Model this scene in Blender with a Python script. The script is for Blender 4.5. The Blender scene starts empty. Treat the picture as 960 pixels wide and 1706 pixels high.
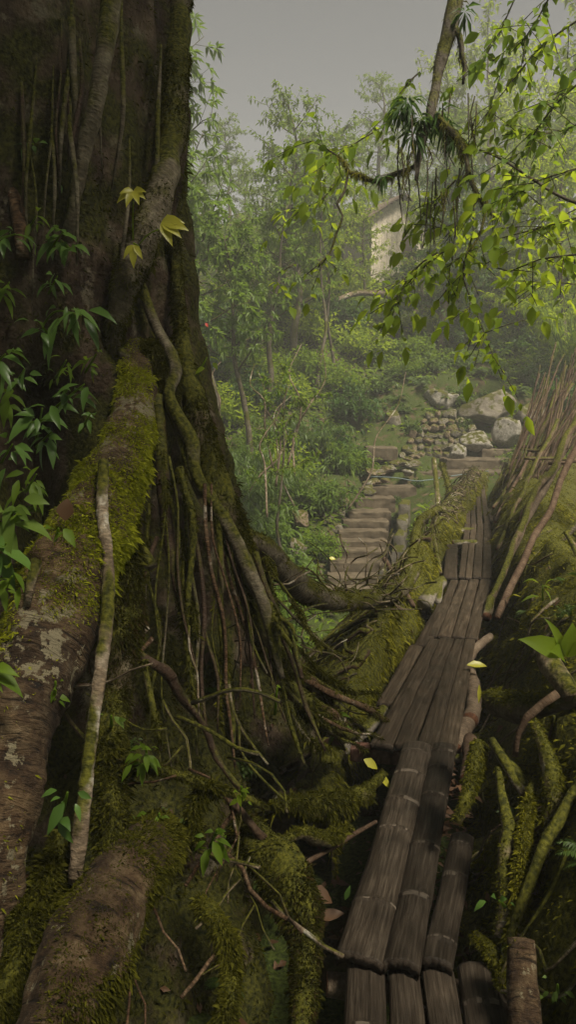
import bpy, math, random
import numpy as np
from mathutils import Vector, Matrix

C = bpy.context.scene.collection
rs = np.random.RandomState(7)
rnd = random.Random(11)
R = math.radians

# ------------------------------------------------------------------ camera numbers
CAM_H, PITCH, FPX = 1.7, R(8.0), 1313.0
CP, SP = math.cos(PITCH), math.sin(PITCH)

def P(px, py, d):
    """world point that stands d metres ahead of the camera, as measured in the photograph"""
    xn, yn = (px - 480) / FPX, (853 - py) / FPX
    return np.array([d * xn, d * (yn * SP + CP), CAM_H + d * (yn * CP - SP)])

def G(px, py, z=0.0):
    """point of the horizontal plane at height z"""
    yn = (853 - py) / FPX
    d = (CAM_H - z) / (SP - yn * CP)
    return P(px, py, d)

# ------------------------------------------------------------------ noise
def _hash(ix, iy, iz, seed):
    h = (ix * 374761393 + iy * 668265263 + iz * 2147483647 + seed * 974711) & 0xffffffff
    h = ((h ^ (h >> 13)) * 1274126177) & 0xffffffff
    h = h ^ (h >> 16)
    return (h & 0xffff) / 65535.0

def vnoise(p, seed=0):
    p = np.asarray(p, float)
    i = np.floor(p).astype(np.int64); f = p - i
    f = f * f * (3 - 2 * f)
    out = 0
    for dx in (0, 1):
        for dy in (0, 1):
            for dz in (0, 1):
                w = (f[:, 0] if dx else 1 - f[:, 0]) * (f[:, 1] if dy else 1 - f[:, 1]) * (f[:, 2] if dz else 1 - f[:, 2])
                out = out + w * _hash(i[:, 0] + dx, i[:, 1] + dy, i[:, 2] + dz, seed)
    return out * 2 - 1

def fbm(p, freq=1.0, octs=3, seed=0):
    p = np.asarray(p, float) * freq
    a, s = 1.0, 0
    for o in range(octs):
        s = s + a * vnoise(p, seed + o * 17); p = p * 2.03; a *= .5
    return s

def nrm(v):
    v = np.asarray(v, float)
    return v / np.maximum(np.linalg.norm(v, axis=-1, keepdims=True), 1e-9)

# ------------------------------------------------------------------ mesh building
class MB:
    def __init__(s):
        s.V, s.F, s.n = [], [], 0
    def add(s, V, faces, mat=0, uv=None, smooth=True):
        """faces: int array (m,k); uv: (m,k,2) or None"""
        V = np.asarray(V, float)
        s.V.append(V)
        if not isinstance(faces, list):
            faces = [(faces, uv, mat)]
        for f, u, m in faces:
            f = np.asarray(f, np.int64)
            if len(f):
                s.F.append((f + s.n, u, m, smooth))
        s.n += len(V)
        return s
    def build(s, name, mats, parent=None, origin=None, link=True):
        V = np.concatenate(s.V)
        if origin is None:
            origin = np.zeros(3)
        me = bpy.data.meshes.new(name)
        me.vertices.add(len(V))
        me.vertices.foreach_set('co', (V - origin).astype(np.float32).ravel())
        nl = sum(f.size for f, _, _, _ in s.F); npoly = sum(len(f) for f, _, _, _ in s.F)
        me.loops.add(nl); me.polygons.add(npoly)
        li = np.concatenate([f.ravel() for f, _, _, _ in s.F])
        me.loops.foreach_set('vertex_index', li.astype(np.int32))
        tot = np.concatenate([np.full(len(f), f.shape[1]) for f, _, _, _ in s.F])
        st = np.concatenate([[0], np.cumsum(tot)[:-1]])
        me.polygons.foreach_set('loop_start', st.astype(np.int32))
        me.polygons.foreach_set('material_index', np.concatenate([np.full(len(f), m) for f, _, m, _ in s.F]).astype(np.int32))
        me.polygons.foreach_set('use_smooth', np.concatenate([np.full(len(f), sm) for f, _, _, sm in s.F]).astype(bool))
        if any(u is not None for _, u, _, _ in s.F):
            uvl = me.uv_layers.new(name='UVMap')
            uv = np.concatenate([(u if u is not None else np.zeros((len(f), f.shape[1], 2))).reshape(-1, 2) for f, u, _, _ in s.F])
            uvl.data.foreach_set('uv', uv.astype(np.float32).ravel())
        if not isinstance(mats, (list, tuple)):
            mats = [mats]
        for m in mats:
            me.materials.append(m)
        me.update(calc_edges=True)
        o = bpy.data.objects.new(name, me)
        if link:
            C.objects.link(o)
        if parent is not None:
            o.parent = parent
        else:
            o.location = origin
        return o

def tag(o, label=None, cat=None, group=None, kind=None):
    if label: o['label'] = label
    if cat: o['category'] = cat
    if group: o['group'] = group
    if kind: o['kind'] = kind
    return o

def thing(name, label, cat, loc=(0, 0, 0), group=None):
    o = bpy.data.objects.new(name, None); C.objects.link(o)
    o.location = loc
    o.empty_display_size = .1
    return tag(o, label, cat, group)

def copy_tree(o, parent=None):
    c = o.copy(); C.objects.link(c)
    if parent is not None: c.parent = parent
    for ch in list(o.children): copy_tree(ch, c)
    return c

def spline(pts, step):
    """Catmull-Rom through rows of pts (any number of columns; first three are the position)"""
    p = np.asarray(pts, float)
    if len(p) == 2:
        p = np.array([p[0], p[0] * .67 + p[1] * .33, p[0] * .33 + p[1] * .67, p[1]])
    q = np.vstack([2 * p[0] - p[1], p, 2 * p[-1] - p[-2]])
    out = []
    for i in range(1, len(q) - 2):
        n = max(1, int(np.linalg.norm(q[i + 1, :3] - q[i, :3]) / step))
        t = (np.arange(n) / n)[:, None]
        a, b, c, d = q[i - 1], q[i], q[i + 1], q[i + 2]
        out.append(.5 * (2 * b + (c - a) * t + (2 * a - 5 * b + 4 * c - d) * t * t + (3 * b - a - 3 * c + d) * t ** 3))
    out.append(p[-1:])
    return np.vstack(out)

def frames(X):
    T = nrm(np.gradient(X, axis=0))
    ref = np.array([0, 0, 1.0]) if abs(T[0, 2]) < .9 else np.array([0, 1.0, 0])
    n = nrm(np.cross(T[0], ref)); N = [n]
    for i in range(1, len(X)):
        n = n - T[i] * np.dot(n, T[i]); n = n / max(np.linalg.norm(n), 1e-9); N.append(n)
    N = np.array(N)
    return T, N, np.cross(T, N)

def tube(mb, pts, rad=None, sides=10, step=.05, rough=.12, freq=None, wob=0., seed=0, flute=0., capm=None, taper=1.0):
    """pts rows x,y,z[,r]; a lumpy tapering round limb. Returns (V,Q) for scattering."""
    p = np.asarray(pts, float)
    if p.shape[1] == 3:
        r = np.full(len(p), 1.0) * np.asarray(rad if rad is not None else .02)
        p = np.column_stack([p, r])
    X = spline(p, step)
    r = np.maximum(X[:, 3], .0008); X = X[:, :3].copy()
    if wob:
        L = np.arange(len(X)) * step
        for k in range(3):
            X[:, k] += wob * fbm(np.column_stack([L * 1.8, L * 0 + k * 7.3, L * 0 + seed * 3.1]), 1, 3, seed) * np.minimum(1, np.minimum(np.arange(len(X)), np.arange(len(X))[::-1]) / 3.)
    T, N, B = frames(X)
    a = np.linspace(0, 2 * math.pi, sides, endpoint=False)
    ring = np.cos(a)[None, :, None] * N[:, None, :] + np.sin(a)[None, :, None] * B[:, None, :]
    V = X[:, None, :] + ring * r[:, None, None]
    if rough or flute:
        rm = float(np.mean(r))
        f = freq if freq else .7 / max(rm, .004)
        d = fbm(V.reshape(-1, 3), f, 5 if sides > 30 else 3, seed).reshape(len(X), sides) * rough
        if flute:
            ph = fbm(np.column_stack([X[:, 2] * .8, X[:, 0], X[:, 1]]), 1, 2, seed + 5)
            d = d + flute * np.sin(a[None] * 5 + ph[:, None] * 4) 
        V = V + ring * (r[:, None] * d)[:, :, None]
    n, m = len(X), sides
    V = V.reshape(-1, 3)
    i = np.arange(n - 1)[:, None]; j = np.arange(m)[None]
    Q = np.stack([i * m + j, i * m + (j + 1) % m, (i + 1) * m + (j + 1) % m, (i + 1) * m + j], -1).reshape(-1, 4)
    L = np.concatenate([[0], np.cumsum(np.linalg.norm(np.diff(X, axis=0), axis=1))])
    rm = float(np.mean(r)); u = np.arange(m + 1) / m * 2 * math.pi * rm
    uv = np.stack([np.stack([np.broadcast_to(u[:-1], (n - 1, m)), np.broadcast_to(L[:-1, None], (n - 1, m))], -1),
                   np.stack([np.broadcast_to(u[1:], (n - 1, m)), np.broadcast_to(L[:-1, None], (n - 1, m))], -1),
                   np.stack([np.broadcast_to(u[1:], (n - 1, m)), np.broadcast_to(L[1:, None], (n - 1, m))], -1),
                   np.stack([np.broadcast_to(u[:-1], (n - 1, m)), np.broadcast_to(L[1:, None], (n - 1, m))], -1)], 2).reshape(-1, 4, 2)
    cm = 0 if capm is None else capm
    c0 = np.arange(m)[::-1][None]; c1 = (np.arange(m) + (n - 1) * m)[None]
    mb.add(V, [(Q, uv, 0), (c0, None, cm), (c1, None, cm)])
    return V, Q

def grid_quads(n, m, wrap=False):
    i = np.arange(n - 1)[:, None]
    if wrap:
        j = np.arange(m)[None]
        return np.stack([i * m + j, i * m + (j + 1) % m, (i + 1) * m + (j + 1) % m, (i + 1) * m + j], -1).reshape(-1, 4)
    j = np.arange(m - 1)[None]
    return np.stack([i * m + j, i * m + j + 1, (i + 1) * m + j + 1, (i + 1) * m + j], -1).reshape(-1, 4)

def scatter(V, Q, n, rng, mask=None):
    a, b, c, d = V[Q[:, 0]], V[Q[:, 1]], V[Q[:, 2]], V[Q[:, 3]]
    N = np.cross(c - a, d - b); A = np.linalg.norm(N, axis=1) * .5
    if A.sum() <= 0: return np.zeros((0, 3)), np.zeros((0, 3))
    k = rng.choice(len(Q), n, p=A / A.sum())
    u, v = rng.rand(n, 1), rng.rand(n, 1)
    p = a[k] * (1 - u) * (1 - v) + b[k] * u * (1 - v) + c[k] * u * v + d[k] * (1 - u) * v
    N = nrm(N)[k]
    if mask is not None:
        keep = rng.rand(n) < mask(p, N)
        p, N = p[keep], N[keep]
    return p, N

def blades(mb, p, N, rng, lmin=.012, lmax=.03, w=.22, fall=.25, spread=.8):
    n = len(p)
    if not n: return
    w = w * .62; lmax = lmax * .95; lmin = lmin * .8
    D = nrm(N * .75 + rng.randn(n, 3) * spread * .55 + np.array([0, 0, -fall]))
    S = nrm(np.cross(D, rng.randn(n, 3)))
    L = (lmin + (lmax - lmin) * rng.rand(n) ** 2.2)[:, None] * np.where(rng.rand(n) < .04, 1.8, 1.)[:, None] * np.clip(.75 + .45 * fbm(p, 9, 2, 61), .25, 1.4)[:, None]
    b = p - N * .004
    V = np.stack([b, b + D * L * .55 + S * L * w, b + D * L + np.array([0, 0, -1.]) * L * fall * .6, b + D * L * .5 - S * L * w], 1).reshape(-1, 3)
    mb.add(V, np.arange(4 * n).reshape(n, 4), smooth=False)

# leaf templates: (t along, s across, h up)
T_HI = np.array([(0, 0, 0), (.12, -.5, .03), (.12, 0, 0), (.12, .5, .03), (.38, -1, .07), (.38, 0, .0), (.38, 1, .07), (.66, -.78, .04), (.66, 0, -.02), (.66, .78, .04), (.87, -.34, -.03), (.87, 0, -.06), (.87, .34, -.03), (1, 0, -.12)])
T_HI[1, 1], T_HI[3, 1] = -.42, .42
F_HI3 = np.array([(0, 2, 1), (0, 3, 2), (10, 11, 13), (11, 12, 13)])
F_HI4 = np.array([(1, 2, 5, 4), (2, 3, 6, 5), (4, 5, 8, 7), (5, 6, 9, 8), (7, 8, 11, 10), (8, 9, 12, 11)])
T_MID = np.array([(0, 0, 0), (.42, -1, .06), (.42, 0, 0), (.42, 1, .06), (1, 0, -.08)])
F_MID3 = np.array([(0, 2, 1), (0, 3, 2), (1, 2, 4), (2, 3, 4)])
T_LO = np.array([(0, 0, 0), (.45, -1, .04), (1, 0, -.08), (.45, 1, .04)])
F_LO4 = np.array([(0, 3, 2, 1)])

def leaves(mb, base, D, L, w=.22, lod=1, droop=.0, rng=rs, up=None, roll=.6, mat=0):
    n = len(base)
    if not n: return
    base = np.asarray(base, float); D = nrm(D)
    L = np.broadcast_to(np.asarray(L, float), (n,))[:, None, None]
    u = (np.array([0, 0, 1.]) if up is None else up) + rng.randn(n, 3) * roll
    S = nrm(np.cross(D, u)); N = np.cross(S, D)
    T = (T_LO, T_MID, T_HI)[lod]
    t, s, h = T[:, 0][None, :, None], T[:, 1][None, :, None], (T[:, 2])[None, :, None]
    V = base[:, None] + L * (t * D[:, None] + s * w * S[:, None] + h * N[:, None])
    if np.any(droop):
        dr = np.broadcast_to(np.asarray(droop, float), (n,))[:, None]
        V[:, :, 2] -= (L[:, :, 0] * dr * (T[:, 0] ** 2)[None])
    K = len(T); off = (np.arange(n) * K)[:, None, None]
    V = V.reshape(-1, 3)
    if lod == 0: mb.add(V, (F_LO4[None] + off).reshape(-1, 4), mat, smooth=False)
    elif lod == 1: mb.add(V, (F_MID3[None] + off).reshape(-1, 3), mat, smooth=False)
    else: mb.add(V, [((F_HI3[None] + off).reshape(-1, 3), None, mat), ((F_HI4[None] + off).reshape(-1, 4), None, mat)])

# ------------------------------------------------------------------ materials
def new_mat(name):
    m = bpy.data.materials.new(name); m.use_nodes = True
    nt = m.node_tree; nt.nodes.clear()
    return m, nt, nt.nodes, nt.links

def ramp(nodes, stops):
    r = nodes.new('ShaderNodeValToRGB'); e = r.color_ramp.elements
    while len(e) > 1: e.remove(e[0])
    e[0].position, e[0].color = stops[0][0], (*stops[0][1], 1)
    for p, c in stops[1:]:
        x = e.new(p); x.color = (*c, 1)
    return r

def leaf_mat(name, c1, c2, trans, tmix=.35, rough=.5, spec=.18, nfreq=1.2, c0=None):
    m, nt, N, L = new_mat(name)
    out = N.new('ShaderNodeOutputMaterial'); b = N.new('ShaderNodeBsdfPrincipled'); tr = N.new('ShaderNodeBsdfTranslucent'); mx = N.new('ShaderNodeMixShader')
    geo = N.new('ShaderNodeNewGeometry'); oi = N.new('ShaderNodeObjectInfo')
    tc = N.new('ShaderNodeTexCoord'); no = N.new('ShaderNodeTexNoise'); no.inputs['Scale'].default_value = nfreq; no.inputs['Detail'].default_value = 3
    L.new(tc.outputs['Object'], no.inputs['Vector'])
    a = N.new('ShaderNodeMath'); a.operation = 'MULTIPLY_ADD'; L.new(geo.outputs['Random Per Island'], a.inputs[0]); a.inputs[1].default_value = .55
    a2 = N.new('ShaderNodeMath'); a2.operation = 'MULTIPLY_ADD'; L.new(oi.outputs['Random'], a2.inputs[0]); a2.inputs[1].default_value = .25
    a3 = N.new('ShaderNodeMath'); a3.operation = 'MULTIPLY_ADD'; L.new(no.outputs['Fac'], a3.inputs[0]); a3.inputs[1].default_value = .9; a3.inputs[2].default_value = -.35
    L.new(a3.outputs[0], a2.inputs[2]); L.new(a2.outputs[0], a.inputs[2])
    r = ramp(N, ([(0, c0), (.22, c1), (.8, c2), (1, tuple(x * 1.35 for x in c2))] if c0 else [(0, c1), (1, c2)])); L.new(a.outputs[0], r.inputs[0])
    L.new(r.outputs[0], b.inputs['Base Color']); b.inputs['Roughness'].default_value = rough; b.inputs['Specular IOR Level'].default_value = spec
    mm = N.new('ShaderNodeMix'); mm.data_type = 'RGBA'; mm.blend_type = 'MIX'; mm.inputs[0].default_value = .35
    mm.inputs[6].default_value = (*trans, 1); L.new(r.outputs[0], mm.inputs[7]); L.new(mm.outputs[2], tr.inputs['Color'])
    mx.inputs[0].default_value = tmix
    L.new(b.outputs[0], mx.inputs[1]); L.new(tr.outputs[0], mx.inputs[2]); L.new(mx.outputs[0], out.inputs[0])
    return m

def bark_mat(name, stops, moss=.0, scale=9., bump=.5, rough=.8, rings=0., mosscol=((.02, .022, .003), (.085, .082, .009)), pale=None, uvgrain=False):
    m, nt, N, L = new_mat(name)
    out = N.new('ShaderNodeOutputMaterial'); b = N.new('ShaderNodeBsdfPrincipled')
    tc = N.new('ShaderNodeTexCoord')
    no = N.new('ShaderNodeTexNoise'); no.inputs['Scale'].default_value = scale; no.inputs['Detail'].default_value = 8; no.inputs['Roughness'].default_value = .65
    vec = tc.outputs['Object']
    if uvgrain:
        mp = N.new('ShaderNodeMapping'); mp.inputs['Scale'].default_value = (4, .5, 1); L.new(tc.outputs['UV'], mp.inputs[0]); vec = mp.outputs[0]
    L.new(vec, no.inputs['Vector'])
    r = ramp(N, stops); L.new(no.outputs['Fac'], r.inputs[0]); col = r.outputs[0]; height = no.outputs['Fac']
    if rings:
        mp = N.new('ShaderNodeMapping'); mp.inputs['Scale'].default_value = (34, 85, 1); L.new(tc.outputs['UV'], mp.inputs[0])
        n2 = N.new('ShaderNodeTexNoise'); n2.inputs['Scale'].default_value = 1.; n2.inputs['Detail'].default_value = 4; L.new(mp.outputs[0], n2.inputs['Vector'])
        r2 = ramp(N, [(.42, (.35, .35, .35)), (.56, (1, 1, 1)), (.68, (1.7, 1.6, 1.45))]); L.new(n2.outputs['Fac'], r2.inputs[0])
        mu = N.new('ShaderNodeMix'); mu.data_type = 'RGBA'; mu.blend_type = 'MULTIPLY'; mu.inputs[0].default_value = rings
        L.new(col, mu.inputs[6]); L.new(r2.outputs[0], mu.inputs[7]); col = mu.outputs[2]
        ad = N.new('ShaderNodeMath'); ad.operation = 'ADD'; L.new(height, ad.inputs[0]); L.new(n2.outputs['Fac'], ad.inputs[1]); height = ad.outputs[0]
    if pale:
        n4 = N.new('ShaderNodeTexNoise'); n4.inputs['Scale'].default_value = 5.5; n4.inputs['Detail'].default_value = 6; n4.inputs['Roughness'].default_value = .7
        L.new(tc.outputs['Object'], n4.inputs['Vector'])
        r4 = ramp(N, [(.56, (0, 0, 0)), (.63, (1, 1, 1))]); L.new(n4.outputs['Fac'], r4.inputs[0])
        mp4 = N.new('ShaderNodeMix'); mp4.data_type = 'RGBA'; L.new(r4.outputs[0], mp4.inputs[0]); L.new(col, mp4.inputs[6]); mp4.inputs[7].default_value = (*pale, 1); col = mp4.outputs[2]
    if moss:
        n3 = N.new('ShaderNodeTexNoise'); n3.inputs['Scale'].default_value = 3.2; n3.inputs['Detail'].default_value = 6; n3.inputs['Roughness'].default_value = .6
        L.new(tc.outputs['Object'], n3.inputs['Vector'])
        ge = N.new('ShaderNodeNewGeometry'); sx = N.new('ShaderNodeSeparateXYZ'); L.new(ge.outputs['Normal'], sx.inputs[0])
        ma = N.new('ShaderNodeMath'); ma.operation = 'MULTIPLY_ADD'; L.new(sx.outputs['Z'], ma.inputs[0]); ma.inputs[1].default_value = .22; L.new(n3.outputs['Fac'], ma.inputs[2])
        r3 = ramp(N, [(.60 - .25 * moss, (0, 0, 0)), (.70 - .25 * moss, (1, 1, 1))]); L.new(ma.outputs[0], r3.inputs[0])
        n5 = N.new('ShaderNodeTexNoise'); n5.inputs['Scale'].default_value = 60; n5.inputs['Detail'].default_value = 4; L.new(tc.outputs['Object'], n5.inputs['Vector'])
        rm = ramp(N, [(.35, mosscol[0]), (.65, mosscol[1])]); L.new(n5.outputs['Fac'], rm.inputs[0])
        mx = N.new('ShaderNodeMix'); mx.data_type = 'RGBA'; L.new(r3.outputs[0], mx.inputs[0]); L.new(col, mx.inputs[6]); L.new(rm.outputs[0], mx.inputs[7]); col = mx.outputs[2]
        ad = N.new('ShaderNodeMath'); ad.operation = 'MULTIPLY_ADD'; L.new(n5.outputs['Fac'], ad.inputs[0]); ad.inputs[1].default_value = .6; L.new(height, ad.inputs[2]); height = ad.outputs[0]
    L.new(col, b.inputs['Base Color']); b.inputs['Roughness'].default_value = rough; b.inputs['Specular IOR Level'].default_value = .15
    bu = N.new('ShaderNodeBump'); bu.inputs['Strength'].default_value = bump; bu.inputs['Distance'].default_value = .02
    L.new(height, bu.inputs['Height']); L.new(bu.outputs[0], b.inputs['Normal']); L.new(b.outputs[0], out.inputs[0])
    return m

def wood_mat(name, stops, bump=.5, rough=.7, along=1.5, across=38., stain=.5):
    """grain runs along the local Y axis of the plank"""
    m, nt, N, L = new_mat(name)
    out = N.new('ShaderNodeOutputMaterial'); b = N.new('ShaderNodeBsdfPrincipled'); tc = N.new('ShaderNodeTexCoord'); oi = N.new('ShaderNodeObjectInfo')
    cx = N.new('ShaderNodeCombineXYZ'); k = N.new('ShaderNodeMath'); k.operation = 'MULTIPLY'; L.new(oi.outputs['Random'], k.inputs[0]); k.inputs[1].default_value = 50
    for i in range(3): L.new(k.outputs[0], cx.inputs[i])
    va = N.new('ShaderNodeVectorMath'); va.operation = 'ADD'; L.new(tc.outputs['Object'], va.inputs[0]); L.new(cx.outputs[0], va.inputs[1])
    mp = N.new('ShaderNodeMapping'); mp.inputs['Scale'].default_value = (across, along, across); L.new(va.outputs[0], mp.inputs[0])
    n1 = N.new('ShaderNodeTexNoise'); n1.inputs['Scale'].default_value = 2.2; n1.inputs['Detail'].default_value = 7; n1.inputs['Roughness'].default_value = .62; n1.inputs['Distortion'].default_value = .25
    L.new(mp.outputs[0], n1.inputs['Vector'])
    n2 = N.new('ShaderNodeTexNoise'); n2.inputs['Scale'].default_value = 7; n2.inputs['Detail'].default_value = 6; n2.inputs['Roughness'].default_value = .65; L.new(va.outputs[0], n2.inputs['Vector'])
    r1 = ramp(N, stops); L.new(n1.outputs['Fac'], r1.inputs[0])
    r2 = ramp(N, [(.3, (1 - stain,) * 3), (.7, (1.15, 1.12, 1.08))]); L.new(n2.outputs['Fac'], r2.inputs[0])
    mu = N.new('ShaderNodeMix'); mu.data_type = 'RGBA'; mu.blend_type = 'MULTIPLY'; mu.inputs[0].default_value = 1; L.new(r1.outputs[0], mu.inputs[6]); L.new(r2.outputs[0], mu.inputs[7])
    hv = N.new('ShaderNodeMath'); hv.operation = 'MULTIPLY_ADD'; L.new(oi.outputs['Random'], hv.inputs[0]); hv.inputs[1].default_value = .75; hv.inputs[2].default_value = .65
    hs = N.new('ShaderNodeHueSaturation'); L.new(mu.outputs[2], hs.inputs['Color']); L.new(hv.outputs[0], hs.inputs['Value'])
    L.new(hs.outputs[0], b.inputs['Base Color'])
    mr = N.new('ShaderNodeMapRange'); mr.inputs[1].default_value = .3; mr.inputs[2].default_value = .7; mr.inputs[3].default_value = rough - .18; mr.inputs[4].default_value = rough + .12
    L.new(n2.outputs['Fac'], mr.inputs[0]); L.new(mr.outputs[0], b.inputs['Roughness'])
    b.inputs['Specular IOR Level'].default_value = .1
    bu = N.new('ShaderNodeBump'); bu.inputs['Strength'].default_value = bump; bu.inputs['Distance'].default_value = .006; L.new(n1.outputs['Fac'], bu.inputs['Height'])
    L.new(bu.outputs[0], b.inputs['Normal']); L.new(b.outputs[0], out.inputs[0])
    return m

def flat_mat(name, c, rough=.6, c2=None, scale=20, bump=.2):
    return bark_mat(name, [(.3, c), (.7, c2 or tuple(x * 1.3 for x in c))], 0, scale, bump, rough)

M = {}
M['bark'] = bark_mat('fig_bark', [(.25, (.022, .013, .008)), (.5, (.075, .045, .027)), (.72, (.17, .12, .078))], moss=.75, rings=.35, scale=7, bump=.7)
M['trunk'] = bark_mat('fig_trunk_bark', [(.28, (.009, .006, .004)), (.48, (.04, .026, .016)), (.72, (.12, .088, .058))], moss=.55, scale=5, bump=1., pale=(.13, .11, .075), mosscol=((.01, .012, .002), (.05, .048, .006)))  # moss tint lowered here too, shade put into the colour
M['root_bare'] = bark_mat('bare_root_bark', [(.3, (.022, .012, .006)), (.48, (.075, .042, .022)), (.6, (.11, .07, .04)), (.75, (.19, .14, .09))], moss=0, rings=.75, scale=9, bump=.6, pale=(.3, .26, .2))
def scaly_bark(name, stops, lichen=(.17, .145, .09), amount=.0):
    m, nt, N, L = new_mat(name)
    out = N.new('ShaderNodeOutputMaterial'); b = N.new('ShaderNodeBsdfPrincipled'); tc = N.new('ShaderNodeTexCoord')
    def noise(sc, det=8, ro=.65, vec=None, dist=0):
        n = N.new('ShaderNodeTexNoise'); n.inputs['Scale'].default_value = sc; n.inputs['Detail'].default_value = det; n.inputs['Roughness'].default_value = ro; n.inputs['Distortion'].default_value = dist
        L.new(vec if vec else tc.outputs['Object'], n.inputs['Vector']); return n.outputs['Fac']
    def mix(f, a, c, bt='MIX'):
        x = N.new('ShaderNodeMix'); x.data_type = 'RGBA'; x.blend_type = bt
        if isinstance(f, float): x.inputs[0].default_value = f
        else: L.new(f, x.inputs[0])
        L.new(a, x.inputs[6])
        if isinstance(c, tuple): x.inputs[7].default_value = (*c, 1)
        else: L.new(c, x.inputs[7])
        return x.outputs[2]
    def rm(f, st): r = ramp(N, st); L.new(f, r.inputs[0]); return r.outputs[0]
    W, K = (1, 1, 1), (0, 0, 0)
    n1 = noise(13, 10, .72); col = rm(n1, stops)
    big = noise(2.6, 4, .6); col = mix(1.0, col, rm(big, [(.35, (.45, .42, .4)), (.65, (1.25, 1.2, 1.1))]), 'MULTIPLY')
    mp = N.new('ShaderNodeMapping'); mp.inputs['Scale'].default_value = (13, 62, 1); L.new(tc.outputs['UV'], mp.inputs[0])
    ring = noise(1.0, 5, .6, mp.outputs[0], .6); col = mix(1.0, col, rm(ring, [(.36, (.22, .2, .18)), (.45, W), (.62, W), (.7, (1.5, 1.45, 1.35))]), 'MULTIPLY')
    li = noise(24, 6, .7); lm = N.new('ShaderNodeMath'); lm.operation = 'MULTIPLY_ADD'; L.new(noise(3.4, 3, .5), lm.inputs[0]); lm.inputs[1].default_value = .75; L.new(li, lm.inputs[2])
    col = mix(rm(lm.outputs[0], [(.985 - amount, K), (1.05 - amount, W)]), col, lichen)
    ms = N.new('ShaderNodeMath'); ms.operation = 'MULTIPLY_ADD'; L.new(noise(4.2, 6, .7), ms.inputs[0]); ms.inputs[1].default_value = 1.0; L.new(noise(40, 3, .6), ms.inputs[2])
    col = mix(rm(ms.outputs[0], [(1.07, K), (1.16, W)]), col, (.05, .05, .008))
    h = N.new('ShaderNodeMath'); h.operation = 'ADD'; L.new(n1, h.inputs[0]); L.new(ring, h.inputs[1])
    L.new(col, b.inputs['Base Color']); b.inputs['Roughness'].default_value = .75; b.inputs['Specular IOR Level'].default_value = .25
    bu = N.new('ShaderNodeBump'); bu.inputs['Strength'].default_value = 1.; bu.inputs['Distance'].default_value = .025
    L.new(h.outputs[0], bu.inputs['Height']); L.new(bu.outputs[0], b.inputs['Normal']); L.new(b.outputs[0], out.inputs[0])
    return m
M['root_scaly'] = scaly_bark('scaly_root_bark', [(.32, (.01, .006, .003)), (.44, (.045, .026, .013)), (.55, (.09, .06, .032)), (.68, (.17, .13, .08))])
M['root_pale'] = bark_mat('pale_root_bark', [(.25, (.07, .048, .03)), (.5, (.16, .12, .08)), (.72, (.3, .25, .18))], moss=.1, rings=.5, scale=14, bump=.5, pale=(.34, .31, .25))
M['root_dark'] = bark_mat('dark_root_bark', [(.25, (.012, .008, .005)), (.5, (.045, .027, .017)), (.75, (.1, .065, .042))], moss=.15, rings=.2, scale=14, bump=.5, rough=.6)
M['root_grey'] = bark_mat('grey_root_bark', [(.25, (.045, .036, .025)), (.5, (.11, .09, .06)), (.72, (.22, .19, .13))], moss=.45, rings=.3, scale=14, bump=.5)
M['mossy_root'] = bark_mat('mossy_root_bark', [(.25, (.03, .022, .012)), (.5, (.09, .07, .04)), (.75, (.2, .17, .11))], moss=.85, scale=10, bump=.7)
M['rootmat'] = bark_mat('root_mat_soil', [(.25, (.01, .007, .004)), (.5, (.04, .03, .017)), (.75, (.1, .08, .05))], moss=.8, scale=12, bump=1., pale=(.27, .25, .19))
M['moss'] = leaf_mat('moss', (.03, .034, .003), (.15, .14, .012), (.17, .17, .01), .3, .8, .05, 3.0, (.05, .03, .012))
M['moss_shaded'] = leaf_mat('shaded_moss', (.014, .016, .002), (.085, .082, .009), (.1, .1, .01), .3, .8, .05, 3.0, (.05, .03, .012))  # moss copy darkened in colour to stand in for shade on the fig
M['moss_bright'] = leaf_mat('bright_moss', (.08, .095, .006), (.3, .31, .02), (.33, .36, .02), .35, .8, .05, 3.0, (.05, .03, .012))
M['leaf_glossy'] = leaf_mat('glossy_leaf', (.035, .075, .014), (.11, .2, .035), (.18, .3, .03), .35, .35, .35)
M['leaf_yellow'] = leaf_mat('yellow_leaf', (.3, .28, .02), (.42, .4, .05), (.5, .46, .04), .35, .4, .4)
M['leaf_green'] = leaf_mat('green_leaf', (.038, .078, .006), (.135, .21, .016), (.29, .4, .02), .5, .5, .18)
M['leaf_lime'] = leaf_mat('lime_leaf', (.07, .12, .008), (.18, .25, .018), (.45, .55, .03), .6, .55, .15)
M['leaf_dark'] = leaf_mat('dark_leaf', (.016, .042, .008), (.06, .115, .02), (.12, .22, .02), .4, .5, .18)
M['leaf_grey'] = leaf_mat('grey_green_leaf', (.04, .075, .012), (.14, .21, .034), (.26, .4, .03), .45, .5, .25)
M['under'] = leaf_mat('undergrowth_leaf', (.03, .06, .004), (.15, .21, .016), (.3, .42, .02), .45, .55, .12, .35)
M['fern'] = leaf_mat('fern_leaf', (.03, .06, .01), (.1, .15, .03), (.16, .25, .03), .4, .5, .3)
M['dry'] = leaf_mat('dry_leaf', (.03, .014, .007), (.13, .068, .03), (.12, .06, .03), .15, .6, .3)
M['plank'] = wood_mat('weathered_plank', [(.28, (.014, .0098, .0062)), (.5, (.044, .0325, .0215)), (.72, (.08, .062, .045))], bump=.6, rough=.62)
M['bamboo'] = wood_mat('weathered_bamboo', [(.28, (.01, .0075, .005)), (.5, (.031, .024, .0175)), (.72, (.062, .05, .038))], bump=.8, across=55, along=2.5, rough=.6)
M['node'] = wood_mat('bamboo_node_ridge', [(.3, (.045, .036, .027)), (.7, (.12, .1, .08))], bump=.4, across=10, along=10)
M['endgrain'] = wood_mat('dark_end_grain', [(.3, (.015, .011, .008)), (.7, (.05, .038, .028))], across=40, along=40)
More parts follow.
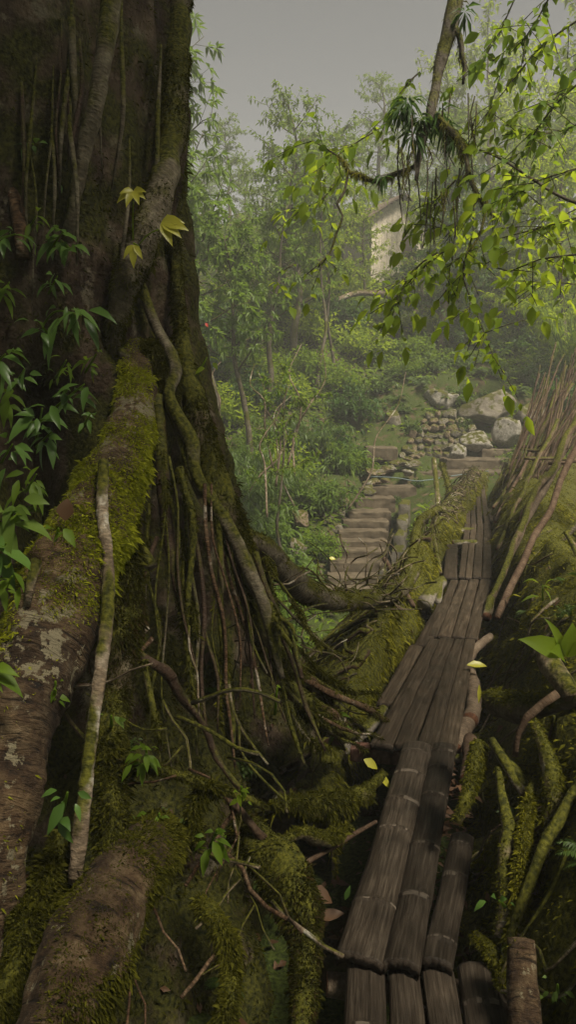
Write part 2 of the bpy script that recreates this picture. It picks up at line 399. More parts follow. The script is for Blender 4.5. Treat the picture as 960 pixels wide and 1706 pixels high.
M['cutwood'] = wood_mat('red_cut_wood', [(.3, (.06, .026, .014)), (.7, (.17, .08, .045))], across=30, along=30)
M['stick'] = bark_mat('stick_bark', [(.25, (.032, .021, .012)), (.5, (.1, .07, .042)), (.75, (.19, .14, .09))], moss=.2, scale=16, bump=.4, rings=.3)
M['stick_red'] = bark_mat('reddish_stick_bark', [(.25, (.026, .015, .009)), (.5, (.07, .044, .027)), (.75, (.13, .09, .058))], moss=.0, scale=16, bump=.4, rings=.3)
M['log'] = bark_mat('brown_log_bark', [(.25, (.038, .026, .017)), (.5, (.1, .073, .049)), (.75, (.18, .138, .097))], moss=.0, scale=10, bump=.5, rings=.3)
M['log_grey'] = bark_mat('grey_log_bark', [(.25, (.07, .06, .048)), (.5, (.15, .13, .105)), (.75, (.25, .22, .18))], moss=.1, scale=10, bump=.5, rings=.2)
M['stone'] = bark_mat('grey_stone', [(.25, (.07, .06, .045)), (.5, (.15, .13, .1)), (.75, (.26, .235, .19))], moss=.12, scale=4, bump=.8, rough=.75)
M['stone_pale'] = bark_mat('pale_stone', [(.28, (.1, .088, .068)), (.5, (.22, .2, .165)), (.72, (.34, .32, .28))], moss=.02, scale=6, bump=.8, rough=.7)
M['stone_dark'] = bark_mat('dark_stone', [(.25, (.04, .035, .028)), (.5, (.1, .088, .07)), (.75, (.18, .16, .13))], moss=.3, scale=4, bump=.8, rough=.7)
M['stone_brown'] = bark_mat('brown_stone', [(.25, (.07, .05, .032)), (.5, (.15, .11, .075)), (.75, (.25, .2, .145))], moss=.1, scale=5, bump=.8, rough=.8)
M['step'] = bark_mat('worn_step', [(.25, (.034, .026, .016)), (.5, (.076, .059, .038)), (.75, (.13, .104, .07))], moss=0, scale=5, bump=.6, rough=.85)
M['soil'] = bark_mat('forest_soil', [(.25, (.02, .014, .008)), (.5, (.065, .045, .026)), (.75, (.13, .095, .058))], moss=.2, scale=3, bump=.9, rough=.95, mosscol=((.014, .022, .004), (.05, .065, .012)))
M['hut'] = wood_mat('hut_boards', [(.28, (.4, .34, .27)), (.5, (.62, .55, .46)), (.72, (.74, .68, .6))], across=9, along=9, stain=.3)
M['roof'] = flat_mat('hut_roof', (.08, .06, .045), .8, (.16, .12, .09), 3)
M['hose'] = flat_mat('hose_plastic', (.09, .12, .125), .5)
M['treebark'] = bark_mat('tree_bark', [(.25, (.03, .024, .017)), (.5, (.085, .07, .05)), (.75, (.17, .15, .11))], moss=.5, scale=8, bump=.6)
M['limb'] = bark_mat('limb_bark', [(.25, (.02, .016, .012)), (.5, (.055, .045, .033)), (.75, (.11, .095, .07))], moss=.35, scale=12, bump=.8)
M['flower'] = leaf_mat('red_flower', (.2, .012, .008), (.3, .03, .015), (.3, .03, .01), .2)

# ------------------------------------------------------------------ terrain
YS = np.array([-60, -20, 0.3, 1.5, 5.5, 7.0, 9.0, 13.2, 14.2, 17.9, 20.0, 23, 26, 32, 38, 48, 60, 95, 160])
ZS = np.array([-.1, -.1, -.30, -.5, -.62, -1.4, -1.95, -1.95, -1.75, -.16, .2, 2.1, 3.7, 6.9, 9.6, 10.8, 11, 9, 6])
_yy = np.linspace(-60, 160, 2201)
_zz = np.interp(_yy, YS, ZS)
_k = np.hanning(15); _k /= _k.sum()
_zz = np.convolve(np.pad(_zz, 7, mode='edge'), _k, mode='valid')

def ground(x, y):
    x = np.atleast_1d(np.asarray(x, float)); y = np.atleast_1d(np.asarray(y, float))
    sh = np.clip((.6 - x) / 2.5, 0, 1) * 1.6 + np.clip((-2 - x) / 6, 0, 1) * 1.5      # the left bank starts to climb earlier
    far = np.clip((y - 9) / 4, 0, 1)
    z = np.interp(y + sh * far, _yy, _zz)
    # the ravine is deeper to the right and left of the root bridge
    p = np.column_stack([x, y, x * 0])
    amp = np.clip((y - 19) / 10, 0.12, 1)
    z = z + fbm(p, .22, 4, 3) * .9 * amp + fbm(p, 1.1, 3, 9) * .10
    # dip under the staircase
    cx = 1.2 + (y - 14.4) * (2.27 - 1.2) / 3.2
    ins = np.clip(1 - np.abs(x - cx) / .95, 0, 1) ** .5 * ((y > 13.6) & (y < 18.6))
    z = z - ins * .38
    bank = np.clip((x - 5.2) / 5, 0, 1) * np.clip((y - 6) / 8, 0, 1) * np.clip((24 - y) / 5, 0, 1)
    z = z + bank * 1.6
    near = np.clip((3.5 - y) / 3, 0, 1) * np.clip((np.abs(x) - 2.2) / 2, 0, 1)
    return z + near * .8

def axis(lo, hi, fine0, fine1, fs, cs):
    a = [np.arange(fine0, fine1, fs)]
    v, s = fine1, fs
    while v < hi:
        a.append([v]); s = min(s * 1.12, cs); v += s
    a.append([hi])
    b = []; v, s = fine0, fs
    while v > lo:
        s = min(s * 1.12, cs); v -= s; b.append(v)
    return np.concatenate([np.array(b[::-1]), np.concatenate(a)])

gx = axis(-75, 75, -4, 9, .11, 2.5); gy = axis(-40, 150, .5, 27, .11, 2.5)
XX, YY = np.meshgrid(gx, gy)
V = np.column_stack([XX.ravel(), YY.ravel(), ground(XX.ravel(), YY.ravel())])
mb = MB(); mb.add(V, grid_quads(len(gy), len(gx)))
tag(mb.build('ground', M['soil']), kind='structure')

# ------------------------------------------------------------------ planks
def plank(label, ne, fe, zn=0., zf=None, kind='flat', thick=.035, nodes=(), group='planks of the footbridge', mat='plank', sag=0.):
    """ne=(xl,xr,y) near edge and fe far edge as measured; builds a board lying along its own Y axis"""
    zf = zn if zf is None else zf
    a0, a1, b0, b1 = G(ne[0], ne[2], zn), G(ne[1], ne[2], zn), G(fe[0], fe[2], zf), G(fe[1], fe[2], zf)
    ca, cb = (a0 + a1) / 2, (b0 + b1) / 2
    Y = nrm(cb - ca); X = nrm(np.cross(Y, [0, 0, 1.])); Z = np.cross(X, Y)
    Lr = np.linalg.norm(cb - ca); wa, wb = np.linalg.norm(a1 - a0) * .97, np.linalg.norm(b1 - b0) * .97
    n = max(8, int(Lr / (.012 if kind == 'bamboo' else .035))); m = 21 if kind == 'bamboo' else 13
    t = np.linspace(0, 1, n)
    w = wa + (wb - wa) * t
    sd = rnd.randint(0, 9999)
    q = np.column_stack([t * Lr * 2.2, t * 0, t * 0 + sd])
    wl = w / 2 * (1 + .06 * fbm(q, 1.5, 3, sd)); wr = w / 2 * (1 + .06 * fbm(q + 5, 1.5, 3, sd + 3))
    crown = .24 if kind == 'bamboo' else .07
    s = np.linspace(-1, 1, m)
    prof = np.sqrt(np.clip(1 - (s * .985) ** 2, 0, 1)) if kind == 'bamboo' else (1 - np.abs(s) ** 5)
    hx = np.where(s[None] < 0, s[None] * wl[:, None], s[None] * wr[:, None])
    hz = prof[None] * w[:, None] * crown + 0 * hx
    ndm = np.zeros(n)
    for k in nodes:
        g = np.exp(-((t * Lr - k * Lr + .012 * fbm(np.column_stack([s * 2, s * 0, s * 0 + sd + k]), 1, 2, sd)[None].mean()) / .010) ** 2); ndm = np.maximum(ndm, g)
        hz += (g[:, None] * .009) * prof[None] ; hx *= (1 + .035 * g[:, None])
    pp = np.stack([hx, np.broadcast_to(t[:, None] * Lr, hx.shape), hz], -1).reshape(-1, 3)
    hz += (fbm(pp * np.array([14, 2, 1]) + sd, 1, 3, sd).reshape(n, m)) * (.004 if kind == 'bamboo' else .0035)
    hz += (sag * np.sin(t * math.pi))[:, None] * -1 + (fbm(q, .8, 2, sd + 8) * .006)[:, None]
    ye = np.broadcast_to(t[:, None] * Lr, hx.shape).copy()
    fr = fbm(np.column_stack([s * 4, s * 0, s * 0 + sd]), 1.5, 3, sd) * .004
    ye[0] += fr; ye[1] += fr * .5; ye[-1] += fr[::-1]; ye[-2] += fr[::-1] * .5
    top = np.stack([hx, ye, hz], -1); top[:, :, 2] -= top[:, :, 2].max() * 0 + w.mean() * crown * .8
    bot = top.copy(); bot[:, :, 2] -= thick; bot[:, :, 0] *= .9
    mbb = MB(); Vt = top.reshape(-1, 3); Vb = bot.reshape(-1, 3)
    Qt = grid_quads(n, m); Qb = grid_quads(n, m)[:, ::-1] + n * m
    e1 = [(i * m, (i + 1) * m, (i + 1) * m + n * m, i * m + n * m) for i in range(n - 1)]
    e2 = [((i + 1) * m + m - 1, i * m + m - 1, i * m + m - 1 + n * m, (i + 1) * m + m - 1 + n * m) for i in range(n - 1)]
    c1 = [(j + 1, j, j + n * m, j + 1 + n * m) for j in range(m - 1)]
    o_ = (n - 1) * m
    c2 = [(o_ + j, o_ + j + 1, o_ + j + 1 + n * m, o_ + j + n * m) for j in range(m - 1)]
    ridge = (ndm[:-1] + ndm[1:])[Qt[:, 0] // m] > 1.0
    ridge &= (fbm(np.column_stack([Qt[:, 0] % m * .33, Qt[:, 0] // m * .55, Qt[:, 0] * 0 + sd]), 1, 3, sd) > -.05)
    mbb.add(np.vstack([Vt, Vb]), [(Qt[~ridge], None, 0), (Qt[ridge], None, 1), (Qb, None, 0), (np.array(e1), None, 0), (np.array(e2), None, 0), (np.array(c1), None, 2), (np.array(c2), None, 2)])
    o = mbb.build('bridge_plank', [M['bamboo' if kind == 'bamboo' else mat], M['node'], M['endgrain']])
    o.matrix_world = Matrix(((X[0], Y[0], Z[0], ca[0]), (X[1], Y[1], Z[1], ca[1]), (X[2], Y[2], Z[2], ca[2]), (0, 0, 0, 1)))
    return tag(o, label, 'plank', group)

# first row, running out of the picture at the bottom
zA = -.045
plank('grey split plank at the bottom of the photo, left end of the nearest row', (560, 652, 1900), (577, 641, 1596), zA, zA + .01, 'bamboo', nodes=(.55,))
plank('narrow grey plank second from left in the nearest row', (656, 735, 1900), (645, 699, 1606), zA, zA + .01, 'bamboo')
plank('cracked grey plank third from left in the nearest row', (742, 812, 1900), (702, 757, 1610), zA, zA + .005, 'bamboo')
plank('wide dark plank at the right end of the nearest row with a pale node', (800, 900, 1900), (762, 840, 1606), zA + .015, zA + .015, 'bamboo', nodes=(.72,))
plank('short low plank end beside the mossy post', (880, 950, 1900), (846, 900, 1676), zA - .05, zA - .05, 'bamboo')
# three half round bamboos
plank('widest half round bamboo plank with several pale node rings, left of three', (555, 641, 1595), (671, 722, 1236), .01, .02, 'bamboo', nodes=(.18, .48, .63, .79, .93))
plank('long half round bamboo plank in the middle of the three nearest whole ones', (637, 702, 1604), (721, 762, 1236), .01, .015, 'bamboo', nodes=(.22, .42, .66, .83, .95))
plank('short half round bamboo plank that stops beside the moss on the right', (702, 757, 1601), (752, 791, 1388), .0, .0, 'bamboo', nodes=(.14, .62, .9))
# four flat boards
plank('broad brown board left of four, its near end over the reddish beam', (616, 656, 1238), (716, 735, 1064), .0, .0)
plank('brown board second from left above the reddish beam', (655, 691, 1242), (734, 758, 1063), -.005, .0)
plank('brown board third from left above the beam, slipping under the bamboo', (690, 728, 1256), (758, 775, 1063), -.006, -.002)
plank('straight brown board at the right edge beside the curved brown log', (727, 763, 1246), (776, 793, 1063), -.006, -.002)
plank('grey board leaning down along the left edge below the stone grey log', (628, 655, 1172), (683, 706, 1076), -.06, -.05)
plank('pale grey board along the left edge above the leaning grey board', (689, 716, 1077), (729, 753, 1007), -.045, -.03)
# next row
plank('tapering plank at the left of the middle row between mossy railings', (714, 730, 1059), (751, 765, 966), -.03, .0)
plank('flat plank second from left of the middle row', (729, 752, 1061), (767, 781, 965), -.03, .0)
plank('flat plank third from left of the middle row', (753, 775, 1060), (783, 799, 965), -.03, .0)
plank('bent plank on the right edge of the middle row beside leaning sticks', (775, 797, 1061), (801, 820, 965), -.03, .0, mat='plank')
# far rows
plank('short wide plank set apart at the left of the far row', (739, 763, 962), (744, 763, 907), .01, .03)
plank('narrow far plank just right of the short wide plank', (765, 775, 961), (775, 785, 872), .0, .0)
plank('second narrow far plank counted from the short wide plank', (776, 787, 962), (786, 795, 872), .0, .0)
plank('far plank in the middle of the long far row', (788, 803, 963), (796, 806, 872), .0, .0)
plank('far plank at the right edge of the long far row', (804, 820, 963), (807, 819, 872), .0, .0)
plank('left one of the four farthest planks near the steps', (776, 784, 874), (779, 785, 806), -.012, .03)
plank('second of the four farthest planks near the steps', (785, 794, 874), (786, 791, 806), -.012, .03)
plank('third of the four farthest planks near the steps', (796, 805, 874), (793, 799, 806), -.012, .03)
plank('right one of the four farthest planks near the steps', (808, 818, 874), (801, 807, 806), -.012, .03)
plank('short plank lying loose right of the farthest planks', (818, 827, 868), (812, 819, 848), .02, .03)
plank('last crooked plank where the bridge meets the steps', (781, 792, 808), (791, 799, 788), .035, .06)
plank('last short plank beside the crooked one where the bridge meets the steps', (793, 806, 808), (800, 806, 789), .033, .058)

# ------------------------------------------------------------------ logs, beam, branch pieces
def log(name, label, cat, pts, sides=12, mat='log', rough=.12, wob=0., group=None, capmat='cutwood', step=.04, flat=None):
    """pts rows (px, py, depth, half width in photo pixels)"""
    Q = np.array([[*P(a, b, d), r * d / FPX] for a, b, d, r in pts])
    o = Q[0, :3].copy()
    mbb = MB(); tube(mbb, Q, sides=sides, step=step, rough=rough, wob=wob, seed=rnd.randint(0, 999), capm=1)
    return tag(mbb.build(name, [M[mat], M[capmat]], origin=o), label, cat, group)

def Gd(px, py, z):
    yn = (853 - py) / FPX
    return (CAM_H - z) / (SP - yn * CP)

log('wood_log', 'smooth grey log lying beside the left plank edge near the tangled roots', 'log', [(708, 1004, Gd(708, 1004, -.05), 13), (738, 968, Gd(738, 968, -.05), 10)], mat='log_grey', capmat='log_grey')
log('wood_log', 'thin pale upright log piece wedged between grey log and planks', 'log', [(731, 1004, Gd(731, 1004, -.06), 6), (735, 972, Gd(735, 972, -.03), 5), (742, 964, Gd(742, 964, -.03), 4)], mat='log_grey', capmat='log_grey')
log('wood_log', 'grey brown bare branch running along the left edge toward the reddish beam', 'log', [(560, 1262, Gd(560, 1262, -.2), 9), (600, 1225, Gd(600, 1225, -.14), 10), (622, 1205, Gd(622, 1205, -.12), 11), (652, 1170, Gd(652, 1170, -.1), 10)], mat='log_grey')
log('wood_log', 'forked brown log lying along the right edge below the yellow leaf', 'log', [(782, 1122, Gd(782, 1122, -.08), 12), (790, 1150, Gd(790, 1150, -.08), 13), (789, 1180, Gd(789, 1180, -.08), 13), (784, 1200, Gd(784, 1200, -.08), 14)], mat='log')
log('wood_log', 'brown log stub slanting under the straight board on the right', 'log', [(786, 1194, Gd(786, 1194, -.1), 15), (770, 1222, Gd(770, 1222, -.12), 14), (757, 1246, Gd(757, 1246, -.13), 12)], mat='log')
log('wood_log', 'orange brown broken log standing lowest of the logs on the right', 'log', [(784, 1232, Gd(784, 1232, -.12), 12), (783, 1265, Gd(783, 1265, -.12), 13), (778, 1300, Gd(778, 1300, -.13), 12)], mat='stick_red')
log('wood_log', 'thin brown log peeking out right of the middle row of planks', 'log', [(778, 1104, Gd(778, 1104, -.07), 9), (792, 1082, Gd(792, 1082, -.07), 8), (818, 1060, Gd(818, 1060, -.05), 6)], mat='log')
log('wood_log', 'small pale cut log with red end beside the leaning sticks', 'log', [(812, 1028, Gd(812, 1028, -.02), 8), (819, 996, Gd(819, 996, .03), 7)], mat='root_pale')
log('wood_log', 'short log stub poking out on the right under the broken log', 'log', [(755, 1262, Gd(755, 1262, -.16), 7), (800, 1268, Gd(800, 1268, -.16), 9)], mat='log_grey')
log('wood_log', 'long cross log under the nearest bamboo planks', 'log', [(545, 1640, 2.52, 20), (700, 1650, 2.52, 22), (800, 1655, 2.52, 18)], mat='log')
log('wood_log', 'short crossbar log under the far planks at the left', 'log', [(752, 885, 10.6, 6), (790, 885, 10.6, 6)], mat='log_grey')
log('wood_log', 'second crossbar log under the far planks at the left', 'log', [(755, 905, 9.6, 6), (795, 905, 9.6, 6)], mat='log_grey')

def box_mesh(mbb, c, X, Y, Z, sx, sy, sz, bev=.01, seed=0, n=6, rough=.006, mat=0):
    """rounded block with worn faces, axes X Y Z"""
    g = np.linspace(-1, 1, n)
    g = np.sign(g) * np.abs(g) ** .6
    Vs, Fs, k = [], [], 0
    for ax in range(3):
        for sg in (-1, 1):
            a, b = np.meshgrid(g, g)
            q = np.zeros((n * n, 3)); q[:, ax] = sg; q[:, (ax + 1) % 3] = a.ravel(); q[:, (ax + 2) % 3] = b.ravel()
            f = grid_quads(n, n)
            if sg < 0: f = f[:, ::-1]
            Vs.append(q); Fs.append(f + k); k += n * n
    q = np.vstack(Vs); S = np.array([sx, sy, sz]) / 2
    w = q * S
    inner = np.clip(w, -(S - bev), S - bev)
    dd = w - inner; w = inner + nrm(dd) * np.minimum(np.linalg.norm(dd, axis=1, keepdims=True), bev)
    w = w + np.stack([fbm(w + c, 9, 3, seed), fbm(w + c, 9, 3, seed + 1), fbm(w + c, 9, 3, seed + 2)], 1) * rough
    W = c + w[:, :1] * X + w[:, 1:2] * Y + w[:, 2:] * Z
    mbb.add(W, np.vstack(Fs), mat, smooth=True)
    return W

# squared beam under the flat boards
p0, p1 = G(588, 1244, -.1), G(676, 1252, -.1)
X = nrm(p1 - p0); Z = np.array([0, 0, 1.]); Yv = np.cross(Z, X)
mbb = MB(); box_mesh(mbb, (p0 + p1) / 2 + np.array([.06, 0, -.03]), X, Yv, Z, .42, .09, .075, .008, 3, 8, .004)
tag(mbb.build('timber_beam', wood_mat('reddish_beam', [(.3, (.05, .022, .016)), (.5, (.14, .07, .05)), (.7, (.24, .15, .12))], across=6, along=40), origin=p0), 'squared reddish timber beam sticking out left under the board ends', 'beam')

# ------------------------------------------------------------------ great fig tree
FB = np.array([-1.45, 4.3, -.9])
fig = thing('fig_tree', 'huge moss covered fig tree with buttress roots and hanging roots filling the left side', 'tree', FB)
AX = np.array([-1.45, 4.3])
zt = np.array([-1.4, -.9, -.5, -.2, .05, .33, .7, 1.0, 1.4, 1.75, 2.1, 3.0, 4.0, 6.0, 8.5])
rt = np.array([2.5, 2.15, 1.88, 1.68, 1.5, 1.33, 1.22, 1.14, 1.05, .98, .95, .93, .92, .88, .8])
nz, na = 240, 260
zz = np.linspace(-1.4, 8.4, nz); aa = np.linspace(0, 2 * math.pi, na, endpoint=False)
rr = np.interp(zz, zt, rt)
Zg, Ag = np.meshgrid(zz, aa, indexing='ij')
flare = np.clip((2.1 - Zg) / 2.0, 0, 1)
lob = fbm(np.column_stack([np.cos(Ag).ravel() * 2.3, np.sin(Ag).ravel() * 2.3, Zg.ravel() * .18]), 1, 3, 21).reshape(nz, na)
fl = fbm(np.column_stack([np.cos(Ag).ravel() * 6, np.sin(Ag).ravel() * 6, Zg.ravel() * .35]), 1, 3, 5).reshape(nz, na)
fwd = np.exp(-((Ag - 4.9) / .5) ** 2)
rg = rr[:, None] * (1 + .10 * lob * (.35 + flare) + .06 * fl + .05 * fwd * flare)
# dark gap between the big arched root and the right flank
def gap(ang, wid, z0, z1, dep):
    return dep * np.exp(-(((Ag - ang + math.pi) % (2 * math.pi) - math.pi) / wid) ** 2) * np.clip((Zg - z0) / .4, 0, 1) * np.clip((z1 - Zg) / .4, 0, 1)
rg = rg - gap(math.atan2(-2.2, .95), .15, .1, 2.0, .40) - gap(math.atan2(-2.0, -.05), .2, .3, 2.6, .22) - gap(math.atan2(-1.5, -.55), .08, 2.4, 4.4, .25)
Vx = np.stack([AX[0] + np.cos(Ag) * rg, AX[1] + np.sin(Ag) * rg, Zg], -1).reshape(-1, 3)
fz = .5 + flare.ravel()
dn = (fbm(Vx, 5, 5, 31) * .045 + fbm(Vx, 1.9, 3, 33) * .085) * fz - .10 * np.clip(fbm(Vx * np.array([1, 1, .45]), 3.2, 3, 37), 0, 1) * flare.ravel()
Vx[:, 0] += np.cos(Ag).ravel() * dn; Vx[:, 1] += np.sin(Ag).ravel() * dn
TQ = grid_quads(nz, na, True)
mb = MB(); mb.add(Vx, TQ)
mb.build('trunk', M['trunk'], fig, FB)

def mossmask(bias, nzw=.6, f=2.2, seed=3, sharp=2.6):
    return lambda p, N: np.clip(.5 + (bias + nzw * N[:, 2] + 1.1 * fbm(p, f, 5, seed)) * sharp * .42, 0, 1)

mr = np.random.RandomState(3)
mossmb = MB()
vis = lambda p: (p[:, 2] < 4.6) & (p[:, 1] < 4.9)
p_, n_ = scatter(Vx, TQ, 800000, mr, lambda p, N: mossmask(-.12, .5, 1.5, 41)(p, N) * vis(p) * np.where(p[:, 2] > 2.1, .45, 1))
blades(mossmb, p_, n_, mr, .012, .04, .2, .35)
mossmb.build('trunk_moss', M['moss_shaded'], fig, FB)['kind'] = 'stuff'

def root(parent, org, name, pts, mat, rough=.14, wob=.0, moss=0, seed=None, sides=12, step=.04, mm='moss', bias=.0, nzw=.8, lm=.03, tilt=None, flute=0., zlo=None, freq=None):
    seed = rnd.randint(0, 9999) if seed is None else seed
    Q = np.array([[*P(a, b, d), r * d / FPX] for a, b, d, r in pts])
    m_ = MB(); Vv, Qq = tube(m_, Q, sides=sides, step=step, rough=rough, wob=wob, seed=seed, flute=flute, freq=freq)
    o = m_.build(name, M[mat], parent, org)
    if moss:
        mk = mossmask(bias, nzw, 3, seed)
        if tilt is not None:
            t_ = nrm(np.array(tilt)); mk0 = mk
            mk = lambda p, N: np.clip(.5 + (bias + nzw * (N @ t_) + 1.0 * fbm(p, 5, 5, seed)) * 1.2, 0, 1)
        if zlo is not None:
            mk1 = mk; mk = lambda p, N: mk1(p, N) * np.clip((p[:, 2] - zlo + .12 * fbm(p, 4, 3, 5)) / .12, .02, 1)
        k, l = scatter(Vv, Qq, int(moss * 3.2), mr, mk)
        b_ = MB(); blades(b_, k, l, mr, .01, lm, .2, .4)
        if len(k): b_.build('moss', M[mm], o, org)['kind'] = 'stuff'
    return o

def froot(*a, **k):
    k.setdefault('mm', 'moss_shaded')
    return root(fig, FB, *a, **k)

# the arched root in the foreground
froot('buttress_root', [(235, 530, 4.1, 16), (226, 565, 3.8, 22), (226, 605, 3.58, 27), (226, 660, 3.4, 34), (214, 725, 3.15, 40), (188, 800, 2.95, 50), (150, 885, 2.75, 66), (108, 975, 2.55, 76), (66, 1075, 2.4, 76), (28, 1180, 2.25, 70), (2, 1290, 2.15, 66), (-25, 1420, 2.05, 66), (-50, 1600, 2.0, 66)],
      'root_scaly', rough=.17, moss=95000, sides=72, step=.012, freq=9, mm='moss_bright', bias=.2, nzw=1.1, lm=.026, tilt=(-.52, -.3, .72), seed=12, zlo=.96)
froot('buttress_root', [(262, 1380, 2.55, 30), (258, 1400, 2.3, 38), (248, 1418, 2.12, 42), (234, 1436, 2.0, 48), (210, 1465, 1.9, 56), (172, 1520, 1.8, 66), (135, 1600, 1.7, 70), (95, 1710, 1.6, 72), (60, 1850, 1.5, 72)],
      'root_scaly', rough=.2, moss=60000, sides=72, step=.012, bias=-.2, nzw=.8, lm=.026, tilt=(.9, .2, .3), seed=33, freq=9)
froot('aerial_root', [(172, 770, 2.75, 9), (170, 850, 2.62, 10), (179, 930, 2.52, 10), (178, 1020, 2.42, 11), (165, 1130, 2.3, 11), (150, 1240, 2.22, 11), (140, 1330, 2.15, 12), (130, 1420, 2.1, 12), (124, 1470, 2.1, 10)], 'root_pale', rough=.2, sides=14, step=.02)
froot('aerial_root', [(190, -40, 3.12, 17), (178, 60, 3.12, 16), (160, 170, 3.14, 14), (142, 240, 3.18, 13), (128, 310, 3.22, 11), (115, 380, 3.28, 10), (100, 450, 3.4, 8)], 'root_grey', rough=.15, sides=16, step=.03)
froot('aerial_root', [(298, -30, 3.9, 20), (292, 120, 3.82, 22), (284, 230, 3.68, 22), (268, 320, 3.56, 24), (240, 400, 3.42, 26), (212, 470, 3.4, 24), (192, 540, 3.45, 18), (182, 620, 3.55, 9)], 'root_grey', rough=.2, sides=22, step=.03, moss=14000, bias=-.35, nzw=.3)
froot('aerial_root', [(228, 455, 3.62, 10), (243, 500, 3.6, 9), (262, 548, 3.58, 9), (285, 590, 3.55, 10), (293, 620, 3.52, 10), (281, 655, 3.48, 10), (296, 695, 3.45, 12), (318, 735, 3.42, 13), (326, 790, 3.4, 11), (350, 830, 3.38, 11), (385, 885, 3.36, 12), (412, 945, 3.32, 12), (438, 1005, 3.3, 11), (452, 1060, 3.3, 8), (470, 1130, 3.3, 5)], 'root_grey', rough=.12, sides=14, step=.03)
froot('aerial_root', [(288, 380, 3.78, 9), (295, 470, 3.75, 10), (303, 560, 3.7, 12), (314, 630, 3.65, 18), (330, 710, 3.62, 24), (352, 790, 3.6, 26), (378, 860, 3.6, 24), (405, 930, 3.6, 22), (430, 1010, 3.6, 20), (455, 1110, 3.5, 18)], 'mossy_root', rough=.2, sides=18, step=.03, moss=26000, bias=.1, nzw=.5)
froot('aerial_root', [(276, 670, 3.5, 8), (300, 730, 3.45, 7), (318, 790, 3.4, 7), (335, 830, 3.4, 6)], 'root_grey', sides=10)
froot('aerial_root', [(262, 660, 3.5, 12), (268, 740, 3.45, 11), (272, 820, 3.4, 11), (280, 890, 3.35, 10), (290, 950, 3.3, 8), (300, 1010, 3.25, 4)], 'root_dark', sides=14, step=.03)
froot('aerial_root', [(246, 690, 3.4, 4), (248, 800, 3.35, 4), (244, 920, 3.3, 4), (240, 1010, 3.25, 3)], 'root_grey', sides=8)
froot('aerial_root', [(216, 600, 3.5, 7), (200, 585, 3.5, 8), (188, 570, 3.55, 7)], 'root_grey', sides=10)
froot('aerial_root', [(262, 895, 3.2, 4), (245, 940, 3.15, 4), (228, 1000, 3.1, 5), (215, 1060, 3.05, 5)], 'stick_red', sides=8)
froot('aerial_root', [(225, 895, 2.95, 8), (240, 925, 2.92, 12), (250, 945, 2.9, 12)], 'root_grey', rough=.3, sides=12)
froot('aerial_root', [(205, 1070, 2.98, 7), (222, 1082, 2.86, 8), (240, 1092, 2.8, 9), (262, 1106, 2.85, 8), (285, 1125, 2.9, 10), (300, 1160, 2.95, 8), (335, 1205, 3.0, 6), (360, 1262, 3.0, 6), (405, 1320, 2.95, 4)], 'root_dark', rough=.35, sides=12, wob=.015)
froot('aerial_root', [(240, 1100, 2.7, 6), (250, 1160, 2.65, 6), (262, 1210, 2.6, 5), (268, 1250, 2.6, 4)], 'mossy_root', rough=.2, sides=10, moss=2500, bias=.1)
froot('aerial_root', [(195, 1275, 2.45, 7), (260, 1282, 2.42, 7), (310, 1296, 2.42, 7), (360, 1316, 2.45, 7), (405, 1328, 2.5, 8), (440, 1345, 2.6, 5)], 'mossy_root', rough=.2, sides=12, moss=6000, bias=-.1)
froot('aerial_root', [(328, 1400, 2.4, 8), (322, 1350, 2.42, 9), (335, 1320, 2.45, 9), (360, 1312, 2.5, 8)], 'mossy_root', rough=.25, sides=12, moss=3000, bias=0)
froot('aerial_root', [(375, 1325, 2.6, 6), (400, 1350, 2.6, 6), (430, 1388, 2.62, 7), (450, 1410, 2.65, 10)], 'stick_red', rough=.2, sides=10)
froot('buttress_root', [(395, 1375, 2.75, 22), (440, 1420, 2.65, 36), (480, 1470, 2.55, 40), (505, 1540, 2.45, 30), (510, 1620, 2.35, 22), (500, 1720, 2.2, 20), (490, 1850, 2.1, 20)], 'mossy_root', rough=.25, sides=24, step=.03, moss=30000, bias=.3, nzw=.3)
froot('buttress_root', [(330, 1500, 2.35, 12), (350, 1520, 2.3, 16), (375, 1560, 2.25, 16), (385, 1620, 2.2, 15), (375, 1700, 2.1, 14), (370, 1850, 2.0, 14)], 'mossy_root', rough=.3, sides=14, moss=12000, bias=.1)
froot('buttress_root', [(110, 1390, 2.2, 22), (92, 1440, 2.15, 20), (70, 1500, 2.05, 26), (40, 1580, 1.95, 30), (5, 1650, 1.9, 30), (-40, 1740, 1.85, 30)], 'mossy_root', rough=.4, sides=20, step=.03, moss=30000, bias=.25, nzw=.3)
froot('buttress_root', [(175, 1180, 2.6, 26), (185, 1260, 2.5, 28), (185, 1340, 2.4, 30), (190, 1420, 2.3, 28)], 'mossy_root', rough=.35, sides=20, step=.03, moss=24000, bias=.25, nzw=.3)
froot('buttress_root', [(205, 850, 2.9, 26), (205, 940, 2.8, 32), (200, 1040, 2.75, 34), (195, 1130, 2.7, 30), (180, 1240, 2.6, 26)], 'mossy_root', rough=.35, sides=20, step=.03, moss=30000, bias=.2, nzw=.3)
froot('aerial_root', [(60, 935, 2.35, 9), (50, 970, 2.3, 8), (45, 1010, 2.3, 6)], 'root_pale', rough=.2, sides=10)
froot('buttress_root', [(455, 1345, 2.9, 8), (490, 1338, 2.95, 15), (530, 1345, 3.05, 18), (575, 1338, 3.2, 17), (610, 1318, 3.35, 13), (640, 1290, 3.5, 7)], 'mossy_root', rough=.4, sides=18, step=.03, moss=14000, bias=.1)
froot('buttress_root', [(470, 1400, 2.75, 6), (505, 1390, 2.85, 11), (545, 1400, 2.95, 12), (580, 1385, 3.1, 8)], 'mossy_root', rough=.4, sides=14, step=.03, moss=9000, bias=.1)
